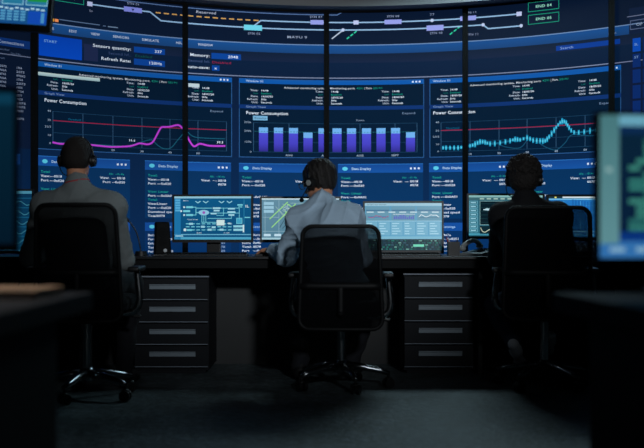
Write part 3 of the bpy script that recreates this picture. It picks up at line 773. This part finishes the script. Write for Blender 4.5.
# gooseneck microphone
x, y, z = at_desk(141, 6.52)
t = thing('gooseneck_microphone', 'thin black gooseneck microphone on the desk beside the left operator\'s elbow', 'microphone', (x, y, z))
bm = bmesh.new(); cyl(bm, (0,0,0), (0,0,.03), .042, .034, 24); frombm('base', bm, M['black'], t, auto=True)
bm = bmesh.new(); tube(bm, spline([(0,0,.025),(-.012,0,.09),(-.03,0,.15),(-.062,0,.2),(-.078,0,.215)],5), .0042, 8); frombm('gooseneck', bm, M['black'], t, smooth=True)
bm = bmesh.new(); tube(bm, [(-.076,0,.213),(-.082,0,.219),(-.09,0,.227),(-.099,0,.235),(-.104,0,.239)], [.006,.010,.0115,.010,.004], 12); frombm('capsule', bm, M['black'], t, smooth=True)
# keyboards
def keyboard(px, d, label, w=.44, rz=0):
    x, y, z = at_desk(px, d)
    t = thing('keyboard', label, 'keyboard', (x, y, z), rz, 'keyboards on the control desk')
    bm = bmesh.new(); vs = box(bm, (0,0,.009), (w,.14,.018))
    for v in vs:
        if v.co.y < 0 and v.co.z > .01: v.co.z -= .006
    frombm('body', bm, M['black'], t, bevel=.003)
    bm = bmesh.new(); n = int(w/.0195)
    for r in range(5):
        for c in range(n):
            box(bm, (-w/2+.018+c*(w-.036)/(n-1), -.05+r*.025, .0175+(r*.025-.05)*.035), (.0155,.0165,.007))
    frombm('keys', bm, M['bezel'], t)
keyboard(207, 6.5, 'black keyboard on the desk below the schematic monitor', .5)
keyboard(283, 6.535, 'black keyboard under the middle operator\'s hands', .34)
keyboard(404, 6.5, 'black keyboard on the desk edge in front of the low pale monitor', .44)
# pen holder with pens
x, y, z = at_desk(453.5, 6.56)
t = thing('pen_holder', 'black square pen holder left of the desk telephone', 'pen holder', (x, y, z))
bm = bmesh.new(); w_, h_ = .072, .088
for (c, s_) in (((-w_/2+.002,0,h_/2),(.004,w_,h_)),((w_/2-.002,0,h_/2),(.004,w_,h_)),((0,-w_/2+.002,h_/2),(w_-.008,.004,h_)),((0,w_/2-.002,h_/2),(w_-.008,.004,h_)),((0,0,.003),(w_-.008,w_-.008,.006))): box(bm, c, s_)
frombm('holder_body', bm, M['black'], t)
pens = (('red pen leaning left out of the black pen holder', M['red'], (-.012,.0), (-.04,.0), .118), ('white pen leaning out of the black pen holder', M['whitep'], (-.004,.012), (-.026,.02), .112), ('dark pen standing in the black pen holder', M['bezel'], (.014,-.005), (.022,.0), .105))
for lb, m_, a, b, hh in pens:
    bm = bmesh.new(); cyl(bm, (a[0],a[1],.008), (b[0],b[1],hh-.014), .0042, n=10); cyl(bm, (b[0],b[1],hh-.014), (b[0]+(b[0]-a[0])*.12,b[1],hh), .0042, .0018, 10)
    o = frombm('pen', bm, m_, None, auto=True); o.location = (x, y, z); tag(o, lb, 'pen', 'pens in the pen holder')
# telephone
x, y, z = at_desk(477.5, 6.58)
t = thing('desk_telephone', 'grey desk telephone with handset, left of the jacketed operator', 'telephone', (x, y, z), -.85)
bm = bmesh.new(); vs = box(bm, (.02,0,.022), (.18,.18,.044))
for v in vs:
    if v.co.y < 0 and v.co.z > .02: v.co.z -= .026
frombm('body', bm, M['grey'], t, bevel=.006)
bm = bmesh.new()
for r in range(4):
    for c in range(3): box(bm, (.03+c*.022, -.05+r*.02, .028+r*.0058), (.014,.012,.006))
frombm('buttons', bm, M['black'], t)
bm = bmesh.new(); tube(bm, spline([(-.055,-.085,.045),(-.055,-.07,.062),(-.05,-.02,.088),(-.05,.03,.094),(-.052,.075,.075),(-.055,.09,.062)],5), .015, 10, flat=1.0)
ball(bm, (-.055,-.08,.045), .024, (1,1,.7)); ball(bm, (-.055,.085,.06), .024, (1,1,.7)); frombm('handset', bm, M['grey'], t, smooth=True)
# audio mixer
x, y, z = at_desk(585, 6.55)
t = thing('audio_mixer', 'black audio mixing console with rows of pale knobs at the right end of the desk', 'mixer', (x, y, z))
bm = bmesh.new(); vs = box(bm, (0,.03,.03), (.36,.2,.06))
for v in vs:
    if v.co.y < .03 and v.co.z > .03: v.co.z -= .034
    elif v.co.z > .03: v.co.z += .03
frombm('body', bm, M['black'], t, bevel=.004)
for r in range(3):
    for c in range(9):
        yv = -.04+r*.05; zv = .028+(yv+.07)*.32
        bm = bmesh.new(); cyl(bm, (-.15+c*.0375, yv, zv), (-.15+c*.0375, yv-.006, zv+.018), .009 if (c+r) % 2 else .011, n=12); frombm('knob', bm, M['whitep' if (c*2+r) % 3 == 0 else 'grey'], t, auto=True)

# ceiling lamps
def lamp(name, label, x, y, sx, sy, power, col=(.8,.92,1), spread=PI*.8, z=3.6):
    t = thing(name, label, 'lamp', (x, y, z), 0, 'ceiling panel lamps')
    bm = bmesh.new(); 
    for (c, s_) in (((0,sy/2+.02,-.03),(sx+.08,.04,.06)),((0,-sy/2-.02,-.03),(sx+.08,.04,.06)),((sx/2+.02,0,-.03),(.04,sy,.06)),((-sx/2-.02,0,-.03),(.04,sy,.06)),((0,0,-.005),(sx,sy,.01))): box(bm, c, s_)
    frombm('housing', bm, M['black'], t)
    ld = bpy.data.lights.new('lamp_light', 'AREA'); ld.shape = 'RECTANGLE'; ld.size = sx; ld.size_y = sy; ld.energy = power; ld.color = col; ld.spread = spread
    lo = bpy.data.objects.new('lamp_light', ld); COL.objects.link(lo); lo.parent = t; lo.location = (0,0,-.02)
    return t
# ------------------------------------------------------------ figures: one smooth surface from blended tapered volumes
class Vol:
    def __init__(s): s.p = []
    def cone(s, a, b, ra, rb, k=.02, sq=None, tag=''):
        s.p.append(('c', np.array(a, float), np.array(b, float), ra, rb, k, sq)); return s
    def ell(s, c, r, R=None, k=.02, op='+'):
        s.p.append(('e', np.array(c, float), np.array(r, float), np.array(R if R is not None else Matrix.Identity(3)), None, k, op)); return s
    def mesh(s, name, mat, parent=None, res=.006, fold=None, cut=None):
        lo = np.full(3, 1e9); hi = -lo; bx = []
        for q in s.p:
            if q[0] == 'c': r = max(q[3], q[4]); a = np.minimum(q[1], q[2])-r; b = np.maximum(q[1], q[2])+r
            else: r = q[2].max(); a = q[1]-r; b = q[1]+r
            bx.append((a, b))
            if not (q[0] == 'e' and q[6] == '-'): lo = np.minimum(lo, a); hi = np.maximum(hi, b)
        lo -= .03; hi += .03
        n = np.ceil((hi-lo)/res).astype(int)+1
        G = np.full(n, .5, np.float32); ax = [lo[i]+res*np.arange(n[i]) for i in range(3)]
        for q, (a, b) in zip(s.p, bx):
            i0 = np.clip(((a-.07-lo)/res).astype(int), 0, n-1); i1 = np.clip(((b+.07-lo)/res).astype(int)+1, 1, n)
            if (i1 <= i0).any(): continue
            sl = tuple(slice(i0[i], i1[i]) for i in range(3))
            X, Y, Z = np.meshgrid(*[ax[i][sl[i]] for i in range(3)], indexing='ij')
            P = np.stack([X, Y, Z], -1)
            if q[0] == 'c':
                _, A, B, ra, rb, k, sq = q; ba = B-A; pa = P-A
                t = np.clip((pa@ba)/max(ba@ba, 1e-9), 0, 1); d = pa-t[..., None]*ba
                if sq is not None:      # flatten across direction sq[0] by factor sq[1]
                    nn = np.array(sq[0], float); nn /= np.linalg.norm(nn); c = d@nn; d = d+(c*(1/sq[1]-1))[..., None]*nn
                    dist = (np.linalg.norm(d, axis=-1)-(ra+(rb-ra)*t))*(.5+.5*sq[1])
                else: dist = np.linalg.norm(d, axis=-1)-(ra+(rb-ra)*t)
                op = '+'
            else:
                _, c, r, R, _, k, op = q; L = (P-c)@R
                k0 = np.linalg.norm(L/r, axis=-1); k1 = np.linalg.norm(L/(r*r), axis=-1); dist = k0*(k0-1)/np.maximum(k1, 1e-6)
            g = G[sl]
            if op == '+':
                h = np.clip(.5+.5*(g-dist)/k, 0, 1); G[sl] = g*(1-h)+dist*h-k*h*(1-h)
            else:
                h = np.clip(.5-.5*(g+dist)/k, 0, 1); G[sl] = g*(1-h)-dist*h+k*h*(1-h)
        if fold is not None or cut is not None:
            X, Y, Z = np.meshgrid(*ax, indexing='ij')
            if fold is not None: G = G+fold(X, Y, Z).astype(np.float32)
            if cut is not None: G = np.maximum(G, cut(X, Y, Z).astype(np.float32))
        return surface(name, G, lo, res, mat, parent)

def surface(name, G, lo, res, mat, parent):
    I = G < 0; n = G.shape
    c = np.zeros(tuple(k-1 for k in n), np.int8)
    for dx in (0,1):
        for dy in (0,1):
            for dz in (0,1): c += I[dx:n[0]-1+dx, dy:n[1]-1+dy, dz:n[2]-1+dz]
    act = np.argwhere((c > 0) & (c < 8))
    idx = np.full(c.shape, -1, np.int64); idx[tuple(act.T)] = np.arange(len(act))
    S = np.zeros((len(act), 3)); N = np.zeros(len(act))
    for a in range(3):
        o1, o2 = [k for k in range(3) if k != a]
        for u in (0,1):
            for v in (0,1):
                p = act.copy(); p[:, o1] += u; p[:, o2] += v; q = p.copy(); q[:, a] += 1
                f0 = G[tuple(p.T)]; f1 = G[tuple(q.T)]; m = (f0 < 0) != (f1 < 0)
                t = np.where(m, f0/np.where(m, f0-f1, 1), 0); pos = p.astype(float); pos[:, a] += t
                S[m] += pos[m]; N[m] += 1
    vs = lo+res*S/N[:, None]
    quads = []
    for a in range(3):
        b, d = (a+1) % 3, (a+2) % 3
        A = [slice(None)]*3; B = [slice(None)]*3; A[a] = slice(0, -1); B[a] = slice(1, None)
        s0, s1 = I[tuple(A)], I[tuple(B)]
        for sg, m in ((1, s0 & ~s1), (-1, ~s0 & s1)):
            e = np.argwhere(m)
            e = e[(e[:, b] > 0) & (e[:, d] > 0) & (e[:, b] < n[b]-1) & (e[:, d] < n[d]-1)]
            def g(ob, od):
                p = e.copy(); p[:, b] -= ob; p[:, d] -= od; return idx[tuple(p.T)]
            Q = [g(1,1), g(0,1), g(0,0), g(1,0)]
            if sg < 0: Q = Q[::-1]
            quads.append(np.stack(Q, 1))
    Q = np.concatenate(quads)
    me = bpy.data.meshes.new(name)
    me.vertices.add(len(vs)); me.vertices.foreach_set('co', vs.astype(np.float32).ravel())
    me.loops.add(Q.size); me.loops.foreach_set('vertex_index', Q.ravel().astype(np.int32))
    me.polygons.add(len(Q)); me.polygons.foreach_set('loop_start', np.arange(0, Q.size, 4, dtype=np.int32))
    me.polygons.foreach_set('loop_total', np.full(len(Q), 4, np.int32)); me.update(); me.validate()
    return link(name, me, mat, parent, True)

def rot(yaw=0, pitch=0, roll=0):
    # pitch > 0 leans forward (+y), yaw > 0 turns left
    return (Matrix.Rotation(yaw, 3, 'Z') @ Matrix.Rotation(-pitch, 3, 'X') @ Matrix.Rotation(roll, 3, 'Y'))

def lerp(a, b, t): return a+(b-a)*t

def hand(v, wrist, direc, palm_n, side, k=.008, curl=.5):
    """wrist: point, direc: finger direction, palm_n: palm normal (down), side: +1 thumb to the right of direc seen from above"""
    d = Vector(direc).normalized(); n = Vector(palm_n).normalized(); s_ = d.cross(-n).normalized()*side   # towards the thumb
    w = Vector(wrist)
    pc = w+d*.045
    v.cone(w, pc+d*.03, .027, .036, .02, (tuple(n), .45))
    for i, (off, L, r) in enumerate(((.028,.070,.0085),(.009,.078,.009),(-.011,.073,.0085),(-.029,.058,.0075))):
        p = w+d*.082+s_*off; a = p
        dirs = [d*math.cos(curl*.5)+n*math.sin(curl*.5), d*math.cos(curl*1.2)+n*math.sin(curl*1.2), d*math.cos(curl*1.8)+n*math.sin(curl*1.8)]
        v.cone(w+d*.05+s_*off*.8, p, r*1.15, r*1.1, k)
        for j, f in enumerate((.45,.31,.24)):
            b = a+(dirs[j]+s_*(off*1.2))*L*f; v.cone(a, b, r*(1-.08*j), r*(.94-.08*j), .004); a = b
    a = w+d*.02+s_*.026; b = a+(d*.6+s_*.75+n*.25)*.036; c = b+(d*.85+s_*.45+n*.2)*.03; e = c+(d*.95+s_*.1+n*.2)*.024
    v.cone(a, b, .014, .012, .01); v.cone(b, c, .0115, .0105, .004); v.cone(c, e, .0105, .0088, .004)

def person(spec):
    S = spec; root_loc = Vector(S['pelvis']); root_loc.z = 0
    hc, yaw, pit = Vector(S['head']), S.get('yaw', 0), S.get('pitch', 0)
    HR = rot(yaw, pit, S.get('roll', 0))
    def H(x, y, z): return hc+HR @ Vector((x, y, z))
    pel, che, nb = Vector(S['pelvis']), Vector(S['chest']), Vector(S['neck'])
    sh, el, wr = S['sh'], S['el'], S['wr']; hip, kn, an, toe = S['hip'], S['kn'], S['an'], S['toe']
    bw = S.get('bulk', 1.0)
    spine = (nb-pel).normalized(); TR = spine.to_track_quat('Z', 'X')
    side = Vector((1,0,0)); side = (Vector(sh[1])-Vector(sh[0])).normalized()
    fwd = spine.cross(side).normalized()*1; TRm = Matrix((side, spine.cross(side), spine)).transposed()
    def torso(v, g, k=.05):
        v.ell(pel+spine*.02, ((.165+g)*bw, .115+g, .12+g), TRm, k)
        v.ell(lerp(pel, che, .5), ((.140+g)*bw, .105+g, .16+g), TRm, k)
        v.ell(che, ((.160+g)*bw, .115+g, .17+g), TRm, k)
        v.cone(lerp(Vector(sh[0]), nb-spine*.05, .08), lerp(Vector(sh[1]), nb-spine*.05, .08), .058+g, .058+g, k)
        for q in (0, 1):
            v.cone(sh[q], nb+spine*.0, .05+g, .046+g, .05)      # trapezius
            v.ell(lerp(Vector(sh[q]), che, .35)+(-fwd)*0, (.08+g, .07+g, .09+g), TRm, .05)
    def arms(v, g, k=.03, wristend=1.0):
        for q in (0, 1):
            v.cone(sh[q], el[q], .054+g, .042+g, k); v.ell(sh[q], (.06+g,)*3, None, k)
            v.cone(el[q], lerp(Vector(el[q]), Vector(wr[q]), wristend), .043+g, .028+g+(1-wristend)*.05, .02)
    def legs(v, g, k=.03, end=1.0):
        for q in (0, 1):
            v.cone(hip[q], kn[q], .082+g, .058+g, .05); e = lerp(Vector(kn[q]), Vector(an[q]), end)
            v.cone(kn[q], e, .056+g, .036+g, k); m = lerp(Vector(kn[q]), Vector(an[q]), .3); v.ell(m, (.052+g,.055+g,.09+g), None, .03)
    b = Vol()
    torso(b, -.010); arms(b, -.006); legs(b, -.006)
    for q in (0, 1):
        b.cone(an[q], toe[q], .028, .02, .02)
        b.cone(Vector(an[q])+Vector((0,-.012,-.03)), toe[q], .024, .02, .02)
    # neck and head
    b.cone(nb-spine*.03, H(0,-.02,-.05), .058, .052, .03)
    b.ell(H(0,-.012,.03), (.074,.094,.088), HR, .02); b.ell(H(0,.03,-.045), (.055,.062,.068), HR, .03); b.ell(H(0,.045,-.085), (.03,.035,.026), HR, .02)
    b.cone(H(0,.085,.005), H(0,.108,-.025), .008, .013, .012); b.ell(H(0,.078,.028), (.055,.02,.016), HR, .015)
    b.ell(H(0,.088,-.052), (.026,.012,.010), HR, .008)
    for q in (-1, 1):
        b.ell(H(q*.033,.09,.008), (.016,.012,.012), HR, .006, '-')
        b.ell(H(q*.077,-.008,-.005), (.010,.020,.032), HR @ rot(q*.3), .004); b.ell(H(q*.084,-.004,-.003), (.006,.010,.018), HR, .003, '-')
    for q in (0, 1): hand(b, wr[q], S['hd'][q], S.get('pn', (0,0,-1)), (1 if q == 0 else -1), curl=S.get('curl', .45))
    body = b.mesh('person', M['skin'], None, .0055)
    # root is the body mesh itself
    tag(body, S['label'], 'person')
    def ch(o): o.parent = body; return o
    for q in (-1, 1):
        bm = bmesh.new(); ball(bm, H(q*.033,.082,.008), .0125); ch(frombm('eye', bm, M['eye'], smooth=True))
    f = S.get('fold')
    s_ = Vol(); torso(s_, .008); arms(s_, .008+S.get('loose', 0), .035, S.get('slv', .93))
    c0 = nb+spine*.005; 
    s_.cone(nb-spine*.02, lerp(nb, H(0,-.03,-.08), S.get('ch', .5)), .064, .060, .03)
    def foldf(X, Y, Z):
        a = S.get('amp', .004)
        return -.6*a+a*(np.sin(30*X+34*Z+3*np.sin(13*Y+7*Z))*.5+.4*np.abs(np.sin(31*Z-23*X+3*np.sin(11*X+5*Y)))+.25*np.sin(70*X+40*Y-50*Z+3*np.sin(20*Z)))
    if S.get('ridge'):
        f0 = foldf
        def foldf2(X, Y, Z):
            r1 = (1-np.abs(np.sin(20*(X*.85+Z*.5)+1.8*np.sin(9*Y+7*X))))**3
            r2 = (1-np.abs(np.sin(24*(X*.9-Z*.8)+2.2*np.sin(8*X+5*Z)+1)))**3
            r3 = (1-np.abs(np.sin(38*(Z+.3*X)+2.5*np.sin(12*X+9*Y))))**3
            return .5*f0(X, Y, Z)-S['ridge']*(r1+r2+.6*r3)
    else: foldf2 = foldf
    sh_o = ch(s_.mesh(S['top'][0], S['top'][1], None, .006, foldf2)); 
    if 'collar' in S:
        bm = bmesh.new(); r_, mt, h0, h1, w_ = S['collar']
        ax = (H(0,-.03,-.08)-nb).normalized(); ce = nb+ax*h0; q_ = ax.to_track_quat('Z', 'X').to_matrix()
        for i in range(1):
            ringp = []
            for (rad, hh) in ((r_, 0), (r_*.99, h1), (r_*.94, h1), (r_*.94, 0)):
                ringp.append([bm.verts.new(ce+q_ @ Vector((rad*math.cos(2*PI*k/28), rad*math.sin(2*PI*k/28), hh+.004*math.sin(4*PI*k/28)))) for k in range(28)])
            for a in range(4):
                for k in range(28): bm.faces.new((ringp[a][k], ringp[a][(k+1) % 28], ringp[(a+1) % 4][(k+1) % 28], ringp[(a+1) % 4][k]))
        bmesh.ops.recalc_face_normals(bm, faces=bm.faces); c_ = ch(frombm('collar', bm, mt, smooth=True))
    l_ = Vol(); legs(l_, .010, .03, 1.02); l_.ell(pel-spine*.01, ((.172)*bw,.124,.10), TRm, .05)
    ch(l_.mesh('trousers', S['legs'], None, .0075, foldf))
    for q in (0, 1):
        sv = Vol(); A, T = Vector(an[q]), Vector(toe[q]); dd = (T-A); dd.normalize()
        heel = A+Vector((0,-.035,-.045)) if S.get('flat', True) else A-dd*.01+Vector((0,-.03,-.02))
        q_ = S.get('shoesz', 1); sv.cone(heel, T, .038*q_, .036*q_, .02); sv.cone(A+Vector((0,0,.0)), lerp(heel, T, .35), .044*q_, .042*q_, .03); sv.ell(T, (.044*q_,.055*q_,.032*q_), None, .02)
        cutz = (lambda X, Y, Z, z=min(heel.z, T.z)-.032: z-Z) if S.get('flat', True) else None
        ch(sv.mesh('shoe', S['shoes'], None, .006, None, cutz))
    # hair
    h_ = Vol(); hs = S['hairstyle']
    if hs == 'short':
        h_.ell(H(0,-.02,.036), (.079,.097,.091), HR, .02); h_.ell(H(0,-.045,-.02), (.068,.062,.05), HR, .03)
        h_.ell(H(0,.085,-.03), (.075,.06,.095), HR, .01, '-'); h_.ell(H(0,-.03,-.11), (.1,.12,.05), HR, .01, '-')
        hf = lambda X, Y, Z: .0010*np.sin(400*X)*np.sin(380*Y)*np.sin(420*Z)
    elif hs == 'medium':
        h_.ell(H(0,-.018,.042), (.088,.106,.094), HR, .02); h_.ell(H(0,-.046,-.018), (.069,.060,.060), HR, .03)
        for q in (-1,1): h_.ell(H(q*.07,.012,.0), (.02,.03,.05), HR, .02)
        h_.ell(H(0,.10,-.035), (.08,.065,.10), HR, .01, '-')
        hf = lambda X, Y, Z: .0035*np.sin(150*X+30*Z)*np.sin(120*Y+2)+.002*np.sin(260*X+60*Z+90*Y)
    else:
        h_.ell(H(0,-.016,.048), (.094,.108,.094), HR, .02); h_.ell(H(0,-.045,-.02), (.084,.07,.066), HR, .03)
        h_.ell(H(0,.105,-.04), (.08,.065,.10), HR, .01, '-')
        rng = np.random.RandomState(5)
        for _ in range(190):
            th, ph = rng.uniform(0, 2*PI), rng.uniform(-.55, 1.5); x_, y_, z_ = .093*math.cos(th)*math.cos(ph), .106*math.sin(th)*math.cos(ph)-.018, .092*math.sin(ph)+.045
            if y_ > .05 and z_ < .06: continue
            h_.ell(H(x_, y_, z_), (rng.uniform(.008,.016),)*3, None, .005)
        hf = lambda X, Y, Z: .005*np.sin(230*X+1)*np.sin(210*Y)*np.sin(220*Z)
    ch(h_.mesh('hair', S['hairmat'], None, .0045, hf))
    return body, H, HR

def headset(H, label, side=1, mic=True, both=True, R=.092, cupm='black', band='black'):
    t = thing('headset', label, 'headset', H(0,0,.0))
    def L(x, y, z): return H(x, y, z)-t.location
    bm = bmesh.new(); tube(bm, [L(R*math.cos(a), -.012, .118*math.sin(a)+.008) for a in np.linspace(-.02, PI+.02, 26)], .006, 8, flat=1.6); frombm('headband', bm, M[band], t, smooth=True)
    for q in ((-1, 1) if both else (side,)):
        bm = bmesh.new(); cyl(bm, L(q*.080,-.008,-.006), L(q*.104,-.008,-.008), .034, .030, 26); cyl(bm, L(q*.074,-.008,-.006), L(q*.084,-.008,-.006), .036, .036, 26); ec = frombm('ear_cup', bm, M['black'], t, bevel=.004, auto=True)
        bm = bmesh.new(); cyl(bm, L(q*.103,-.008,-.008), L(q*.1075,-.008,-.008), .017, .016, 22); frombm('cup_badge', bm, M[cupm], ec, auto=True)
    if mic:
        q = side
        bm = bmesh.new(); tube(bm, spline([L(q*.100,0,-.02), L(q*.102,.03,-.045), L(q*.094,.07,-.066), L(q*.07,.105,-.074)], 6), .0028, 8); frombm('mic_boom', bm, M['black'], t, smooth=True)
        bm = bmesh.new(); ball(bm, L(q*.062,.11,-.075), .014, (1,1,.9)); frombm('microphone', bm, M['bezel'], t, smooth=True)
    return t

# middle operator
P1 = dict(label='man in a pale blue shirt and headset, leaning over the desk in the middle chair',
    pelvis=at(340,309,5.95)+Vector((0,0,.06)), chest=at(331,237,6.02), neck=at(321,205,6.12), head=at(319,182,6.20), yaw=.85, pitch=.3, roll=-.03, bulk=1.0,
    sh=(at(300,221,6.13), at(350,219,6.04)), el=(at(286,257,6.19), at(362,257,6.2)), wr=(at(275,254,6.42)+Vector((0,0,.025)), at(311,252,6.44)+Vector((0,0,.025))), hd=((-.75,.65,-.06),(-.8,.6,-.06)), curl=.55,
    hip=(at(326,308,5.98), at(354,308,5.98)), kn=(at(300,300,6.34), at(365,303,6.36)), an=(at(300,362,6.30), at(352,363,6.36)), toe=(at(303,375,6.45), at(356,375,6.5)),
    top=('shirt', M['shirt']), legs=M['trous'], shoes=M['shoe'], hairstyle='medium', hairmat=M['hairb'], amp=.009, ridge=.008, ch=.25, loose=.004, slv=.8, collar=(.070, M['shirt'], .012, .026, 0))
for k_ in ('an','toe'): P1[k_] = tuple(Vector((v.x, v.y, .085 if k_ == 'an' else .04)) for v in P1[k_])
b1, H1, R1 = person(P1)
headset(H1, 'black headset with a grey ear cup on the middle operator\'s head', -1, cupm='grey', R=.094, band='dchrome')
# glasses
t = thing('glasses', 'dark framed glasses on the middle operator\'s face', 'glasses', H1(0,.1,.01))
def G_(x, y, z): return H1(x, y, z)-t.location
for q in (-1, 1):
    bm = bmesh.new(); tube(bm, [G_(q*.034+.024*math.cos(a), .107, .008+.018*math.sin(a)) for a in np.linspace(0, 2*PI, 20, endpoint=False)], .0022, 6, True); frombm('rim', bm, M['black'], t, smooth=True)
    bm = bmesh.new(); tube(bm, [G_(q*.058,.107,.014), G_(q*.078,.09,.014), G_(q*.086,.02,.012), G_(q*.088,-.02,.0)], .0022, 6); frombm('temple', bm, M['black'], t, smooth=True)
bm = bmesh.new(); tube(bm, [G_(-.011,.108,.012), G_(0,.112,.014), G_(.011,.108,.012)], .002, 6); frombm('bridge', bm, M['black'], t, smooth=True)

# left operator
P2 = dict(label='man in a grey sweater with a red collar trim, seated in the left chair',
    pelvis=at(80,300,5.62)+Vector((0,0,.02)), chest=at(79,232,5.70), neck=at(78,190,5.78), head=at(77.5,160,5.84), yaw=-.03, pitch=.12, bulk=1.17,
    sh=(at(45,207,5.78), at(112,207,5.78)), el=(at(30,257,5.98), at(124,260,5.96)), wr=(Vector((-1.53,6.27,.80)), Vector((-1.17,6.27,.80))), hd=((.1,.9,-.1),(-.1,.9,-.1)),
    hip=(Vector((-1.36,5.66,.60)), Vector((-1.17,5.66,.60))), kn=(Vector((-1.42,6.08,.58)), Vector((-1.10,6.08,.58))), an=(Vector((-1.40,6.05,.085)), Vector((-1.12,6.0,.085))), toe=(Vector((-1.42,6.20,.04)), Vector((-1.10,6.15,.04))),
    top=('sweater', M['sweater']), legs=M['trous'], shoes=M['shoe'], hairstyle='short', hairmat=M['hairs'], amp=.003, ridge=.003, loose=.005, slv=.97, collar=(.071, M['red'], .036, .006, 0))
b2, H2, R2 = person(P2)
headset(H2, 'black over-ear headset on the left operator\'s head', -1, R=.090)

# right operator
P3 = dict(label='person with curly dark hair in a black jacket, seated in the right chair',
    pelvis=at(535,302,5.95), chest=at(531,240,6.0), neck=at(527,202,6.06), head=at(524,180,6.10), yaw=-.22, pitch=.22, bulk=1.0,
    sh=(at(503,217,6.06), at(558,217,6.06)), el=(at(498,257,6.2), at(567,258,6.2)), wr=(at(497,249,6.45)+Vector((0,0,.02)), at(542,249,6.45)+Vector((0,0,.02))), hd=((.1,.95,-.1),(-.05,.95,-.1)),
    hip=(at(522,302,5.98), at(549,302,5.98)), kn=(at(497,305,6.32), at(572,300,6.34)), an=(at(513,342,6.12), at(549,333,6.13)), toe=(at(520,362,6.22), at(548,350,6.24)),
    top=('jacket', M['jacket']), legs=M['jeans'], shoes=M['sneaker'], hairstyle='curly', hairmat=M['hairc'], amp=.004, loose=.008, slv=.96, flat=False, shoesz=.8, collar=(.067, M['jacket'], .030, .014, 0))
b3, H3, R3 = person(P3)
headset(H3, 'black headset with a thin boom on the curly haired operator\'s head', -1, R=.1)

# ------------------------------------------------------------ lights
t = thing('added_strip_lamp', 'added long black strip lamp, out of view, hanging in front of the plaster band above the video wall', 'lamp', (1.1, 8.1, 3.05))  # unseen lamp added for the floor's light pool and the desk's shadow edge
bm = bmesh.new(); box(bm, (0,0,.06), (1.9,.8,.05)); cyl(bm, (-.8,0,.05), (-.8,0,.55), .008, n=8); cyl(bm, (.8,0,.05), (.8,0,.55), .008, n=8); frombm('housing', bm, M['black'], t)
ld = bpy.data.lights.new('lamp_light', 'AREA'); ld.shape = 'RECTANGLE'; ld.size = 1.3; ld.size_y = .75; ld.energy = 38; ld.color = (.62,.9,1); ld.spread = 3.0
lo = bpy.data.objects.new('lamp_light', ld); COL.objects.link(lo); lo.parent = t; lo.location = (0,0,0); lo.rotation_euler = (-.25,0,0)
lamp('unseen_ceiling_lamp', 'rectangular ceiling panel lamp above the left end of the control desk', -2.4, 7.3, .8, .3, 2, spread=2.4)
t = thing('added_spot_lamp', 'added black spot lamp, out of view, high on the wall opposite the video wall', 'lamp', (1.7, -1.45, 2.75))  # added behind the camera to light backs and cabinet fronts, fading downwards
bm = bmesh.new(); tgt = (Vector((-.2, 6.4, 1.66))-t.location).normalized(); cyl(bm, tgt*-.12, tgt*.06, .05, .06, 24); cyl(bm, (0,-.148,0), (0,-.06,0), .02); frombm('housing', bm, M['black'], t, auto=True)
ld = bpy.data.lights.new('spot', 'SPOT'); ld.energy = 1050; ld.color = (.88,.95,1); ld.spot_size = .50; ld.spot_blend = 1; ld.shadow_soft_size = .2
lo = bpy.data.objects.new('spot', ld); COL.objects.link(lo); lo.parent = t; lo.location = tgt*.075; lo.rotation_euler = tgt.to_track_quat('-Z', 'Y').to_euler()

lamp('unseen_ceiling_lamp', 'small added ceiling panel lamp, out of view, above the left foreground table', -1.1, 2.3, .3, .3, 6, col=(1,.95,.9), spread=.7)  # unseen lamp added to brighten the notebook

w = bpy.data.worlds.new('World'); SC.world = w; w.use_nodes = True
w.node_tree.nodes['Background'].inputs[0].default_value = (.02,.03,.05,1); w.node_tree.nodes['Background'].inputs[1].default_value = .3

# ------------------------------------------------------------ camera
cd = bpy.data.cameras.new('Camera'); cam = bpy.data.objects.new('Camera', cd); COL.objects.link(cam)
cam.location = (0, 0, CH); cam.rotation_euler = (PI/2, 0, 0)
cd.sensor_width = 36; cd.lens = 36*F/644; cd.shift_y = 6/644
cd.dof.use_dof = True; cd.dof.focus_distance = 7.4; cd.dof.aperture_fstop = 2.1
SC.camera = cam
vs = SC.view_settings; vs.view_transform = 'Standard'; vs.look = 'None'; vs.gamma = 1; vs.exposure = 0; vs.use_curve_mapping = False
